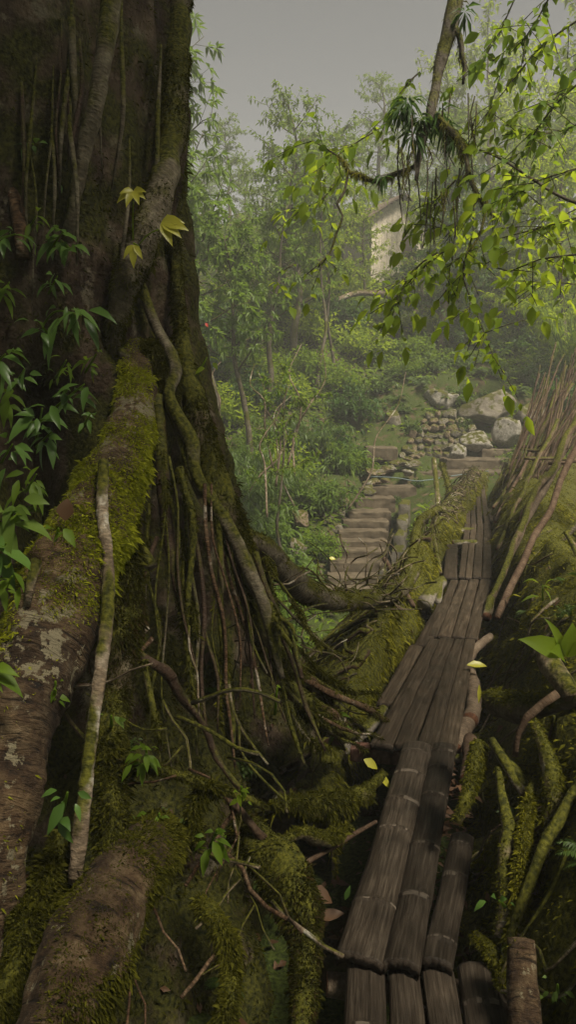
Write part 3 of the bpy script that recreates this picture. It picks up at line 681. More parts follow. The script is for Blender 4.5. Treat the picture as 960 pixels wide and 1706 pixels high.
# little hillock of root where the bridge begins, with the moss cushion under the pale root
froot('buttress_root', [(225, 600, 3.7, 20), (255, 600, 3.62, 28), (275, 625, 3.58, 26), (270, 670, 3.55, 18)], 'mossy_root', rough=.25, sides=20, step=.03, moss=30000, bias=.5, nzw=.3, lm=.045)
# bundle of thin hanging roots over the flank
for i in range(26):
    t = i / 25.
    x0 = 255 + 190 * t + rnd.uniform(-12, 12); y0 = 790 + 150 * t + rnd.uniform(-60, 60)
    x1 = 270 + 260 * t + rnd.uniform(-25, 25); y1 = 1150 + rnd.uniform(-90, 130)
    d0 = 3.25 + .25 * t; d1 = 2.95 + .35 * t
    r0 = rnd.choice([1.5, 2, 2.5, 3, 4, 6, 9]); mt = rnd.choice(['root_dark', 'root_dark', 'root_grey', 'mossy_root', 'root_dark', 'root_bare'])
    mid = [(x0 + (x1 - x0) * s + rnd.uniform(-14, 14), y0 + (y1 - y0) * s, d0 + (d1 - d0) * s, r0 * rnd.uniform(.8, 1.2)) for s in (.25, .5, .75)]
    froot('hanging_root', [(x0, y0, d0, r0), *mid, (x1, y1, d1, r0 * .6)], mt, rough=.2, sides=8, step=.06, wob=.012, moss=(1200 if mt == 'mossy_root' else 0), bias=.1)
for i in range(20):     # roots that sweep from the flank to the planks
    t = rnd.random(); x0, y0, d0 = 395 + 70 * t + rnd.uniform(-20, 20), 930 + 230 * t + rnd.uniform(-30, 30), 3.55 - .1 * t
    x1, y1, d1 = 545 + rnd.uniform(-40, 100), 1130 + 110 * t + rnd.uniform(-50, 40), 3.95 - .25 * t + rnd.uniform(-.1, .2)
    r0 = rnd.choice([3, 4, 5, 7, 10, 14]); mt = rnd.choice(['root_dark', 'root_grey', 'mossy_root', 'mossy_root', 'root_bare'])
    mid = [(x0 + (x1 - x0) * s + rnd.uniform(-8, 8), y0 + (y1 - y0) * (s + .18 * math.sin(s * 3.1)) + rnd.uniform(-8, 8), d0 + (d1 - d0) * s - .12 * math.sin(s * 3.1), r0 * rnd.uniform(.75, 1.1)) for s in (.25, .5, .75)]
    froot('side_root', [(x0, y0, d0, r0), *mid, (x1, y1, d1 + .1, r0 * .5)], mt, rough=.4, sides=12, step=.04, wob=.03, moss=(4000 if mt == 'mossy_root' else 1200), bias=.0)
for i in range(60):     # fine tangle between the flank and the planks
    t = rnd.random(); x0, y0, d0 = 400 + 130 * t + rnd.uniform(-20, 20), 980 + 190 * t + rnd.uniform(-60, 60), 3.6 + .1 * t
    a = rnd.uniform(-.4, 1.7); pts = [(x0, y0, d0, rnd.choice([.8, 1, 1.5, 2]))]
    for s in range(4):
        a += rnd.uniform(-.8, .8); x0 += 24 * math.cos(a); y0 += 24 * math.sin(a); pts.append((x0, y0, d0 + .05 * s, pts[0][3] * .9))
    froot('fine_root', pts, rnd.choice(['root_grey', 'root_dark', 'root_pale', 'mossy_root']), rough=.2, sides=6, step=.04, wob=.02)
for i in range(40):     # thin creepers and rootlets over the left root mass
    x0 = rnd.uniform(0, 470); y0 = rnd.uniform(1040, 1600); dd = 2.95 - (y0 - 1040) * .0013 - .25 * max(0, 1 - x0 / 200)
    a = rnd.uniform(.2, 2.6); pts = [(x0, y0, dd, rnd.choice([1.5, 2, 2.5, 4]))]
    for s in range(4):
        a += rnd.uniform(-.5, .5); x0 += 38 * math.cos(a); y0 += 38 * math.sin(a); dd -= .045; pts.append((x0, y0, dd, pts[0][3] * .9))
    froot('rootlet', pts, rnd.choice(['root_grey', 'root_bare', 'root_dark', 'root_pale']), rough=.2, sides=7, step=.04, wob=.012)
for i in range(14):     # thin strands on the upper trunk
    x0 = rnd.uniform(10, 270); y0 = rnd.uniform(-40, 250); x1 = x0 + rnd.uniform(-25, 15); y1 = y0 + rnd.uniform(180, 420)
    dd = 3.16 + .6 * abs((x0 - 60) / 240) ** 2.5
    r0 = rnd.choice([2, 3, 4])
    froot('hanging_root', [(x0, y0, dd + .06, r0 * .4), ((x0 * 2 + x1) / 3 + rnd.uniform(-10, 10), (y0 * 2 + y1) / 3, dd, r0), ((x0 + 2 * x1) / 3 + rnd.uniform(-12, 12), (y0 + 2 * y1) / 3, dd - .02, r0), (x1, y1, dd + .08, r0 * .3)], rnd.choice(['root_dark', 'root_grey']), sides=8, step=.08, wob=.01)
froot('aerial_root', [(5, 240, 3.3, 5), (15, 300, 3.25, 10), (30, 360, 3.2, 12), (38, 430, 3.2, 10)], 'root_bare', rough=.2, sides=12)
froot('aerial_root', [(118, 30, 3.14, 6), (122, 120, 3.16, 6), (128, 210, 3.2, 4)], 'root_grey', rough=.2, sides=10)
# limbs and the crown of the fig tree, unseen overhead, spread to shade the foreground
crownbase = [(-1.45, 4.3, 7.6)]
limbs = [(( -1.2, 3.6, 7.2), (.5, 1.5, 8.5), (2.2, -.8, 9.0)), ((-1.8, 3.8, 7.2), (-3.6, 1.5, 8.6), (-5.5, -1, 9.2)), ((-2., 4.6, 7.4), (-4.2, 5.5, 8.8), (-6.5, 6.2, 9.6)), ((-1.4, 3.7, 7.6), (-1.2, .8, 9.0), (-.8, -2.5, 9.4)), ((-.8, 4.1, 7.8), (1.2, 3.6, 9.2), (3.3, 2.8, 9.8)), ((-.9, 3.7, 7.4), (2.4, 1.8, 8.6), (6.4, .2, 9.0))]
cl = MB()
lr = np.random.RandomState(5)
for L_ in limbs:
    q = np.array([[*p, r] for p, r in zip(L_, (.32, .2, .08))])
    m_ = MB(); tube(m_, q, sides=12, step=.2, rough=.1, seed=4); m_.build('limb', M['trunk'], fig, FB)
for k in range(100):
    c = np.array([lr.uniform(-4, 4.1), lr.uniform(-5.0, 1.5) if k % 9 else lr.uniform(1.5, 4.5), lr.uniform(8.1, 9.6)])
    n = 230
    u = nrm(lr.randn(n, 3)); pos = c + u * (lr.rand(n, 1) ** .4) * np.array([.95, .95, .5])
    leaves(cl, pos, u + np.array([0, 0, -.3]), .14 + .06 * lr.rand(n), .24, 0, .1, lr)
for k in range(170):       # unseen leaf curtain added behind and beside the viewpoint to cut sky light
    if k % 3 == 2: c = np.array([lr.uniform(-7.5, -4.2), lr.uniform(-4, 5.5), lr.uniform(2.2, 8.4)])
    else: c = np.array([lr.uniform(-5, 6.5), lr.uniform(-6.5, -3.4), lr.uniform(.8, 8.4)])
    n = 230
    u = nrm(lr.randn(n, 3)); pos = c + u * (lr.rand(n, 1) ** .4) * np.array([.95, .95, .7])
    leaves(cl, pos, u + np.array([0, 0, -.3]), .16 + .06 * lr.rand(n), .25, 0, .1, lr)
cl.build('crown', M['leaf_dark'], fig, FB)  # one mesh: the crown plus the added light-blocking curtain

# ------------------------------------------------------------------ living root railings
def rail_body(pathL, seed, side, zb=-1.8):
    """mound swept along the bridge. rows: (x_inner, y, z_inner, x_top, z_top, x_outer, z_outer)"""
    A = spline(pathL, .06)
    n = len(A); m = 26
    prof = np.zeros((n, m, 3))
    s = np.linspace(0, 1, m)
    for i in range(n):
        xi, y, zi, xt, ztp, xo, zo = A[i, 0], A[i, 1], A[i, 2], A[i, 3], A[i, 4], A[i, 5], A[i, 6]
        pts = np.array([[xi - (xt - xi) * .25, zi - .35], [xi, zi], ([xi * .62 + xt * .38, zi * .32 + ztp * .68] if side > 0 else [xi * .45 + xt * .55, zi * .35 + ztp * .65]), [xt, ztp], [xt * .6 + xo * .4, ztp * .62 + zo * .38], [xo, zo]])
        sp = np.interp(s * 5, np.arange(6), pts[:, 0]), np.interp(s * 5, np.arange(6), pts[:, 1])
        prof[i, :, 0] = sp[0]; prof[i, :, 2] = sp[1]; prof[i, :, 1] = y
    for k in range(2): prof[:, 1:-1] = (prof[:, :-2] + 2 * prof[:, 1:-1] + prof[:, 2:]) / 4
    V_ = prof.reshape(-1, 3)
    d = fbm(V_, 1.6, 4, seed) * .12 + fbm(V_, 6, 3, seed + 4) * .035
    V_ = V_ + np.column_stack([d * -side * .7, d * .3, d * .7])
    Q_ = grid_quads(n, m)
    if side > 0: Q_ = Q_[:, ::-1]
    Q_ = Q_[:, ::-1]
    return V_, Q_

def orient_out(V_, Q_):
    a, b, c, d = (V_[Q_[:, k]] for k in range(4))
    N_ = np.cross(c - a, d - b)
    return Q_ if N_[:, 2].mean() > 0 else Q_[:, ::-1]

# right side
RB = np.array([1.6, 3.5, -.6])
rail_r = thing('root_railing', 'thick mossy bank of woven living roots along the right side of the planks', 'root railing', RB)
pr = np.array([(.62, 1.2, -.1, 1.25, .62, 2.1, -1.2), (.62, 1.9, -.1, 1.25, .72, 2.1, -1.2), (.70, 2.5, -.08, 1.32, .80, 2.2, -1.3), (.90, 3.2, -.18, 1.48, .80, 2.4, -1.3), (1.13, 4.0, -.2, 1.70, .74, 2.7, -1.3), (1.46, 5.2, -.18, 2.02, .66, 3.2, -1.3), (1.92, 7.0, -.15, 2.45, .58, 3.8, -1.2), (2.4, 9.0, -.1, 3.0, .62, 4.6, -1.0), (3.05, 11.5, -.1, 3.65, .62, 5.4, -.6), (3.9, 14.5, -.05, 4.4, .62, 6.4, 0.), (4.85, 17.8, .05, 5.3, .55, 7.4, .3)])
VR, QR = rail_body(pr, 55, 1); QR = orient_out(VR, QR)
m_ = MB(); m_.add(VR, QR); m_.build('root_mat', M['rootmat'], rail_r, RB)
k, l = scatter(VR, QR, 420000, mr, lambda p, N: mossmask(.12, .4, 1.8, 77)(p, N) * np.where(p[:, 1] < 7, 1, .45) * (p[:, 0] < p[:, 1] * .42 + .5))
b_ = MB(); blades(b_, k, l, mr, .012, .04, .22, .35); k, l = scatter(VR, QR, 200000, mr, lambda p, N: mossmask(.0, .2, 1.9, 83)(p, N) * (p[:, 1] > 5.5)); blades(b_, k, l, mr, .03, .10, .12, .7)
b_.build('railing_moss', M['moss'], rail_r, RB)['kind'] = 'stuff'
def rroot(*a, **kk): return root(rail_r, RB, *a, **kk)
rroot('root', [(815, 1165, 3.5, 14), (840, 1175, 3.35, 24), (875, 1180, 3.25, 26), (915, 1172, 3.15, 22), (965, 1150, 3.05, 20), (1020, 1140, 3., 18)], 'root_grey', rough=.3, sides=18, step=.03, moss=4000, bias=-.4)
rroot('root', [(905, 1085, 3.2, 14), (920, 1110, 3.1, 18), (938, 1135, 3.05, 17), (955, 1160, 3.0, 14)], 'root_pale', rough=.2, sides=14)
rroot('root', [(930, 1155, 2.95, 7), (905, 1172, 2.95, 7), (880, 1195, 2.95, 7), (865, 1220, 2.95, 5), (860, 1260, 2.95, 5)], 'stick_red', rough=.2, sides=10)
rroot('root', [(820, 1235, 3.05, 8), (840, 1265, 2.95, 8), (860, 1300, 2.9, 9), (882, 1330, 2.85, 8)], 'root_pale', rough=.2, sides=12)
rroot('root', [(838, 1258, 3., 8), (860, 1285, 2.92, 9), (885, 1325, 2.85, 8)], 'root_pale', rough=.2, sides=12)
rroot('root', [(830, 1280, 2.95, 5), (838, 1330, 2.8, 8), (848, 1380, 2.7, 11), (842, 1440, 2.62, 12), (846, 1500, 2.54, 11), (830, 1560, 2.47, 7)], 'root_pale', rough=.25, sides=14, moss=1500, bias=-.3)
rroot('root', [(800, 1240, 3.1, 14), (790, 1290, 3.0, 13), (775, 1340, 2.92, 10), (760, 1370, 2.9, 8)], 'mossy_root', rough=.25, sides=14, moss=3000)
rroot('root', [(890, 1200, 2.95, 6), (912, 1260, 2.82, 12), (922, 1310, 2.74, 14), (922, 1370, 2.68, 13), (905, 1430, 2.62, 10), (890, 1490, 2.58, 6)], 'root_pale', rough=.35, sides=16, moss=6000, bias=-.2)
rroot('root', [(890, 1300, 2.85, 5), (880, 1350, 2.72, 9), (872, 1420, 2.6, 12), (868, 1500, 2.5, 12), (850, 1590, 2.4, 12), (835, 1640, 2.35, 8)], 'mossy_root', rough=.35, sides=16, moss=12000, bias=.3, nzw=.3)
rroot('root', [(790, 1560, 2.5, 8), (815, 1580, 2.45, 10), (835, 1620, 2.4, 12), (825, 1680, 2.3, 10)], 'mossy_root', rough=.3, sides=12, moss=3000, bias=.2)
rr2 = random.Random(23)
def ymap(px, py, side_x):   # depth of the railing face at a photo position on the right
    return max(2.3, (py - 870) * -.0088 + 6.6) if py < 1250 else max(2.2, 3.1 - (py - 1250) * .0021)
for i in range(58):   # small interlaced roots down the inner face
    t = rr2.random() ** .8
    i0 = int(t * (len(VR) // 26 - 14)); j0 = rr2.randint(9, 15)
    pts = []
    jj = j0; ii = i0
    drift = rr2.choice([-2.2, -1, 1.2, 2.5, 3])
    for s in range(6):
        a = int(np.clip(ii, 0, len(VR) // 26 - 1)); c = int(np.clip(jj, 1, 24))
        v = VR[a * 26 + c]
        pts.append((v[0] - .02, v[1], v[2] + .015))
        jj -= rr2.uniform(.8, 2.0); ii += drift + rr2.uniform(-1.5, 1.5)
    y = pts[0][1]
    r0 = rr2.choice([.006, .008, .011, .014, .02]) * (1 + .04 * y)
    q = np.array([[*p, r0 * (1 - .12 * s)] for s, p in enumerate(pts)])
    m_ = MB(); Vv, Qq = tube(m_, q, sides=8, step=.05, rough=.2, seed=i, wob=.012)
    o = m_.build('root', M[rr2.choice(['root_grey', 'mossy_root', 'root_pale', 'root_dark', 'root_grey'])], rail_r, RB)

# left side
LB = np.array([1.2, 7.0, -1.2])
rail_l = thing('root_railing', 'mossy curtain of living roots along the left side of the planks below the steps', 'root railing', LB)
def xl(py, px, z): return G(px, py, z)[0]
pl = np.array([(.20, 3.5, -.2, -.02, -.16, -1.2, -1.0), (.34, 4.0, -.15, .22, -.08, -1.2, -1.1), (.55, 4.8, -.1, .42, .06, -1.2, -1.2), (.86, 5.8, -.08, .70, .16, -1.1, -1.4), (1.22, 6.9, -.05, 1.0, .22, -.7, -1.8), (1.62, 8.2, -.05, 1.38, .24, .1, -1.9), (2.25, 10.3, -.02, 2.05, .16, 1.1, -1.7), (2.95, 12.6, 0., 2.75, .13, 1.9, -1.5), (3.55, 14.6, .02, 3.35, .2, 2.7, -1.0), (4.1, 16.5, .04, 3.95, .2, 3.4, -.5), (4.4, 17.6, .05, 4.25, .12, 3.8, -.2)])
VL, QL = rail_body(pl, 88, -1); QL = orient_out(VL, QL)
m_ = MB(); m_.add(VL, QL); m_.build('root_mat', M['rootmat'], rail_l, LB)
k, l = scatter(VL, QL, 300000, mr, lambda p, N: mossmask(.2, .3, 1.6, 79)(p, N))
b_ = MB(); blades(b_, k, l, mr, .015, .055, .2, .6)
k, l = scatter(VL, QL, 160000, mr, lambda p, N: mossmask(.1, .2, 2.6, 80)(p, N) * (p[:, 1] < 8.5)); blades(b_, k, l, mr, .03, .10, .12, 1.0)
k, l = scatter(VL, QL, 200000, mr, lambda p, N: mossmask(-.05, .2, 1.9, 81)(p, N) * (p[:, 1] > 8)); blades(b_, k, l, mr, .03, .11, .12, .7)
b_.build('railing_moss', M['moss'], rail_l, LB)['kind'] = 'stuff'
def lroot(*a, **kk): return root(rail_l, LB, *a, **kk)
# thick dark root that swings from the tree to the railing
lroot('handrail_root', [(395, 880, 4.1, 14), (425, 905, 4.2, 18), (450, 925, 4.35, 22), (475, 955, 4.5, 23), (505, 982, 4.7, 22), (545, 1000, 4.95, 18), (590, 1002, 5.3, 14), (630, 998, 5.7, 12), (668, 985, 6.2, 11), (692, 950, 6.9, 9), (700, 915, 7.6, 5)], 'root_grey', rough=.16, sides=18, step=.04, moss=14000, bias=-.1, nzw=.7)
lroot('handrail_root', [(560, 985, 5.3, 7), (610, 990, 5.6, 8), (650, 985, 6.0, 9), (678, 960, 6.6, 10), (690, 915, 7.6, 8), (700, 870, 8.8, 7), (728, 850, 10.5, 6), (752, 850, 11., 5)], 'root_grey', rough=.3, sides=14, step=.04, moss=9000, bias=.05, nzw=.5)
lroot('root', [(723, 765, 14.2, 4), (727, 800, 13.4, 4), (730, 845, 12.4, 4), (725, 880, 11., 4)], 'root_pale', rough=.15, sides=10)
lroot('root', [(735, 772, 14.5, 4), (745, 800, 14., 4), (752, 840, 13, 5), (755, 890, 11.5, 5)], 'root_grey', rough=.35, sides=12, moss=3000, bias=.1, lm=.07)
lroot('root', [(640, 930, 7.4, 4), (665, 970, 7., 5), (690, 1010, 6.6, 4)], 'stick_red', rough=.2, sides=8)
lroot('root', [(735, 955, 8, 3), (728, 920, 8.4, 3), (722, 890, 8.8, 3)], 'root_pale', sides=8)
lr2 = random.Random(31)
nr = len(VL) // 26
for i in range(92):   # roots hanging down the outer face
    i0 = int(lr2.random() ** (1.9 if i % 2 else 1) * (nr - 10)); jj = lr2.uniform(9, 14); ii = i0; pts = []
    drift = lr2.uniform(-2.5, 2.5)
    for s in range(6):
        v = VL[int(np.clip(ii, 0, nr - 1)) * 26 + int(np.clip(jj, 1, 24))]
        pts.append((v[0] - .03, v[1], v[2] + .03)); jj += lr2.uniform(1.0, 2.3); ii += drift + lr2.uniform(-1.5, 1.5)
    r0 = lr2.choice([.007, .01, .013, .018, .026]) * (1 + .03 * pts[0][1])
    q = np.array([[*p, r0 * (1 - .12 * s)] for s, p in enumerate(pts)])
    m_ = MB(); tube(m_, q, sides=8, step=.06, rough=.22, seed=i, wob=.02)
    m_.build('root', M[lr2.choice(['root_grey', 'mossy_root', 'mossy_root', 'root_pale', 'root_dark'])], rail_l, LB)
# tangle of thin pale roots over the dark handrail root
for i in range(46):
    x = lr2.uniform(555, 680); y = 990 + lr2.uniform(-20, 15); d = 5.0 + (x - 545) * .008
    pts = [(x, y, d, lr2.uniform(.8, 2.0))]
    a = lr2.uniform(0, 6.28)
    for s in range(5):
        a += lr2.uniform(-.8, .8)
        x += 20 * math.cos(a); y += 15 * math.sin(a) - 4; pts.append((x, min(y, 1015), d + lr2.uniform(-.1, .25), pts[0][3] * .85))
    lroot('thin_root', pts, lr2.choice(['root_pale', 'root_pale', 'root_grey']), rough=.15, sides=7, step=.03)

for i in range(50):      # straw like roots matted over the far end of the railing
    ii = int(nr * lr2.uniform(.42, .95)); jj = lr2.randint(6, 14); v = VL[ii * 26 + jj]
    a = lr2.uniform(-.9, .9); l_ = lr2.uniform(.3, .9); pts = []
    for s in range(5):
        t = s / 4; pts.append((v[0] - l_ * t * math.cos(a) * .6, v[1] + l_ * t * math.sin(a), v[2] + .08 + .12 * math.sin(t * 2.6) - .55 * t * t * l_, lr2.uniform(.006, .013)))
    m_ = MB(); tube(m_, np.array(pts), sides=6, step=.06, rough=.15, wob=.04, seed=i)
    m_.build('thin_root', M[lr2.choice(['root_pale', 'root_pale', 'root_grey', 'stick'])], rail_l, LB)

for i in range(90):      # fine dry straw hanging over the railing
    ii = int(nr * lr2.uniform(.36, .97)); jj = lr2.randint(5, 17); v = VL[ii * 26 + jj]
    a = lr2.uniform(-1.3, 1.3); l_ = lr2.uniform(.3, 1.0); pts = []
    for s in range(5):
        t = s / 4; pts.append((v[0] - l_ * t * math.cos(a) * .45, v[1] + l_ * t * math.sin(a), v[2] + .05 + .2 * math.sin(t * 2.6) - .6 * t * t * l_, lr2.uniform(.004, .009)))
    m_ = MB(); tube(m_, np.array(pts), sides=5, step=.06, rough=.1, wob=.05, seed=i)
    m_.build('straw', M[lr2.choice(['root_pale', 'stick', 'stick', 'root_dark'])], rail_l, LB)

# ------------------------------------------------------------------ leaning sticks on the right
def stick(label, pts, mat='stick', name='leaning_pole', cat='pole', group='poles leaning on the right side', rough=.1):
    pts = [(a, b, d, r * (.7 if r > 2 else 1)) for a, b, d, r in pts]
    return log(name, label, cat, pts, sides=9, mat=mat, rough=rough, wob=.028, group=group, step=.08)
stick('thick reddish brown pole leaning up from the moss, nearest of the poles', [(828, 1030, 6.0, 9), (862, 958, 6.25, 9), (905, 870, 6.6, 8), (945, 780, 7.0, 8), (985, 690, 7.4, 7)], 'stick_red')
stick('long tan pole whose foot stands beside the small cut log', [(818, 1002, 6.7, 8), (846, 935, 7.1, 8), (885, 850, 7.7, 8), (925, 770, 8.3, 8), (965, 690, 8.9, 7)], 'stick')
stick('thick dark brown pole behind the reddish one', [(838, 960, 7.2, 7), (872, 880, 7.7, 8), (910, 810, 8.2, 9), (950, 730, 8.7, 9), (1000, 640, 9.3, 8)], 'log')
stick('slender straight pole rising from the far planks to the twig heap', [(822, 846, 11.2, 4), (860, 790, 11.8, 4), (905, 720, 12.5, 4), (955, 640, 13.3, 4)], 'stick')
stick('slender pole crossing behind the straight one', [(826, 870, 10.5, 4), (862, 800, 11.2, 4), (898, 720, 12, 4), (925, 650, 12.8, 3)], 'stick_red')
stick('pale slim pole whose foot is nearest the loose short plank', [(850, 836, 11, 3.5), (880, 770, 11.5, 4), (915, 690, 12.2, 4), (945, 610, 13, 3)], 'stick')
stick('slim tan pole low between the thick poles', [(830, 915, 8.8, 5), (848, 870, 9.2, 5), (880, 800, 9.8, 5), (930, 700, 10.6, 5)], 'stick')
stick('crooked pole end at the right border above the tangled roots', [(905, 930, 6.3, 8), (935, 900, 6.3, 9), (975, 860, 6.3, 9)], 'root_grey')
stick('horizontal cut stick, upper one tied behind the poles', [(862, 745, 12.2, 3.5), (925, 737, 12.2, 3.5)], 'stick_red')
stick('horizontal cut stick, middle one tied behind the poles', [(868, 748, 11.6, 3), (915, 752, 11.6, 3)], 'stick')
stick('horizontal cut stick, lower one tied behind the poles', [(874, 763, 11.0, 4), (960, 766, 11.0, 4)], 'stick')
stick('short horizontal stick stub lowest behind the poles', [(915, 772, 9.2, 4), (965, 768, 9.2, 4)], 'stick_red')
pr2 = random.Random(44)
for i in range(64):
    a = pr2.random()
    x0 = 855 + 90 * a + pr2.uniform(-15, 15); y0 = 800 - 40 * a + pr2.uniform(-30, 30); d = pr2.uniform(11, 14)
    x1 = x0 + pr2.uniform(25, 95); y1 = y0 - pr2.uniform(90, 200)
    stick('thin brown twig in the brushwood heap behind the poles', [(x0, y0, d, 1.7), ((x0 + x1) / 2 + pr2.uniform(-6, 6), (y0 + y1) / 2, d + .2, 1.6), (x1, y1, d + .4, 1.)], pr2.choice(['stick', 'stick_red', 'root_dark']), 'brushwood_twig', 'twig', 'twigs of the brushwood heap')

# bits of the railing near the poles: curly pale roots
for i in range(16):
    x = pr2.uniform(895, 1010); y = pr2.uniform(880, 1000); d = 5.6 + pr2.uniform(-.3, .6); a = pr2.uniform(-.3, 1.5)
    pts = [(x, y, d, pr2.uniform(2, 4.5))]
    for s in range(5):
        a += pr2.uniform(-.4, .4); x += 24 * math.cos(a); y += 18 * math.sin(a) + 8; pts.append((x, y, d - s * .06, pts[0][3] * .9))
    rroot('root', pts, pr2.choice(['root_grey', 'root_pale', 'root_pale']), rough=.2, sides=9, step=.04)

# mossy post at the bottom right
Q = np.array([[*P(868, 1566, 2.25), .040], [*P(870, 1620, 2.2), .042], [*P(876, 1720, 2.1), .044], [*P(880, 1850, 2.02), .046]])
m_ = MB(); Vv, Qq = tube(m_, Q, sides=18, step=.02, rough=.08, capm=1, seed=6)
post = thing('wooden_post', 'short rotten wooden post with peeling bark at the lower right corner', 'post', Q[-1, :3])
m_.build('stump', [M['root_scaly'], M['endgrain']], post, Q[-1, :3])
k, l = scatter(Vv, Qq, 3000, mr, mossmask(-.5, .2, 8, 4)); b_ = MB(); blades(b_, k, l, mr); b_.build('moss', M['moss'], post, Q[-1, :3])
log('fallen_stick', 'thin dark red stick lying in the dark hollow left of the bamboo planks', 'stick', [(486, 1450, 2.85, 4), (540, 1420, 2.95, 4.5), (590, 1390, 3.05, 4.5), (628, 1368, 3.1, 3)], mat='stick_red', sides=8)

# ------------------------------------------------------------------ rocks
import bmesh
def rock_mesh(seed, sub=5, cuts=13, sharp=.95):
    bm = bmesh.new(); bmesh.ops.create_icosphere(bm, subdivisions=sub, radius=1)
    v = np.array([x.co for x in bm.verts]); r_ = np.random.RandomState(seed)
    for i in range(cuts):
        n = nrm(r_.randn(3)); h = r_.uniform(.52, .88)
        d = v @ n - h
        v = v - np.outer(np.clip(d, 0, None) * sharp, n)
    v *= (1 + .07 * fbm(v, 1.3, 3, seed))[:, None]; v *= (1 + .05 * fbm(v, 4, 5, seed + 9))[:, None]
    for x, c in zip(bm.verts, v): x.co = c
    me = bpy.data.meshes.new('rock'); bm.to_mesh(me); bm.free()
    for p in me.polygons: p.use_smooth = True
    return me
ROCKS = {}
def rock(name, label, cat, pos, size, mat, group=None, seed=0, rot=None):
    key = (seed, mat)
    if key not in ROCKS:
        me = rock_mesh(seed, 4); me.materials.append(M[mat]); ROCKS[key] = me
    o = bpy.data.objects.new(name, ROCKS[key]); C.objects.link(o)
    o.location = pos; o.scale = size; o.rotation_euler = rot if rot else (rnd.uniform(-.25, .25), rnd.uniform(-.25, .25), rnd.uniform(0, 6.28))
    return tag(o, label, cat, group)
def boulder(label, px, py, d, wpx, hpx, mat, seed, dep=.8, rot=None):
    c = P(px, py, d); w, h = wpx * d / FPX / 2 * 1.12, hpx * d / FPX / 2 * 1.15
    return rock('boulder', label, 'boulder', c, (w, w * dep, h), mat, None, seed, rot or (0, 0, rnd.uniform(-.4, .4)))
boulder('pale flat topped boulder sitting on top of the stone pile', 739, 666, 21.8, 66, 44, 'stone_pale', 1)
boulder('big rounded grey brown boulder right of the pale one', 814, 680, 21.1, 90, 60, 'stone', 2)
boulder('dark boulder with a pale top at the right of the group', 884, 692, 20.7, 66, 46, 'stone', 3)
boulder('low pale wedge shaped boulder above the wide steps', 797, 735, 20.3, 56, 34, 'stone_pale', 4)
boulder('dark boulder with a bright white cap beside the wedge shaped one', 846, 722, 20.1, 46, 54, 'stone_pale', 5)
boulder('small rounded pale boulder at the foot of the stone pile', 763, 754, 19.7, 34, 32, 'stone_pale', 6)
boulder('grey boulder half hidden in weeds left of the stone pile', 656, 704, 21.3, 36, 44, 'stone', 7)
boulder('brown rock outcrop high on the slope under the hut', 640, 577, 25.5, 66, 50, 'stone_dark', 8)
boulder('small brown rock below the outcrop on the slope', 606, 625, 23.8, 40, 34, 'stone_brown', 9)
boulder('flat brown rock in weeds under the small brown rock', 632, 655, 22.8, 34, 20, 'stone_dark', 10)
boulder('dark rock behind the boulders at the foot of the bushes', 775, 668, 23, 40, 34, 'stone_dark', 11)
boulder('dark wet rock beneath the white capped boulder', 868, 728, 20.8, 44, 40, 'stone_dark', 12)
boulder('grey rock glimpsed in leaves at the far right slope', 912, 560, 27, 40, 30, 'stone', 3)
boulder('large round grey stone at the lower left of the stairs', 497, 916, 14.6, 34, 42, 'stone', 13)
boulder('oval brown stone in the grass left of the stairs', 501, 866, 15.3, 32, 30, 'stone_brown', 14)
boulder('broad grey slab of rock beside the bottom stair', 640, 960, 13.6, 26, 24, 'stone', 15)
pp = random.Random(5)
rows = [(692, 708, 748), (703, 700, 768), (714, 690, 776), (725, 682, 780), (736, 676, 776), (747, 668, 764), (757, 664, 752)]
for k, (y, xa, xb) in enumerate(rows):
    x = xa
    while x < xb:
        w = pp.uniform(11, 22); d = 21.2 - (y - 690) * .0155
        c = P(x + w / 2, y + pp.uniform(-3, 3), d)
        rock('pile_stone', 'small grey brown stone in the heap under the pale flat topped boulder', 'stone', c, (w * d / FPX * .58, w * d / FPX * .5, 12 * d / FPX * .62 * pp.uniform(.8, 1.25)), pp.choice(['stone', 'stone_brown', 'stone_brown', 'stone_dark', 'stone']), 'stones of the heap below the boulder', pp.randint(1, 8), (pp.uniform(-.4, .4), pp.uniform(-.4, .4), pp.uniform(-.6, .6)))
        x += w * .92
for i in range(34):   # rubble edging the stairs on the left
    t = pp.random(); d = 14.3 + 3.0 * t
    x = 548 + 40 * t + pp.uniform(-48, 0) * (1 - .3 * t); y = 955 - 140 * t + pp.uniform(-6, 6)
    s = pp.uniform(7, 15) * d / FPX
    c = P(x, y, d); c[2] = ground(c[0], c[1])[0] + s * .35
    rock('edge_stone', 'small stone in the rubble edging the left side of the stairs', 'stone', c, (s, s * .8, s * .62), pp.choice(['stone', 'stone_brown', 'stone_dark']), 'stones edging the stairs', pp.randint(1, 8))
for i in range(26):   # flat stones between stairs and heap
    x = pp.uniform(600, 700); y = 812 - (x - 600) * .5 + pp.uniform(-14, 16); d = 18.0 + (812 - y) * .02
    s = pp.uniform(8, 17) * d / FPX
    c = P(x, y, d)
    rock('flat_stone', 'flat stone lying between the head of the stairs and the stone heap', 'stone', c, (s, s * .8, s * .45), pp.choice(['stone', 'stone_brown', 'stone_pale', 'stone_dark']), 'flat stones above the stairs', pp.randint(1, 8))

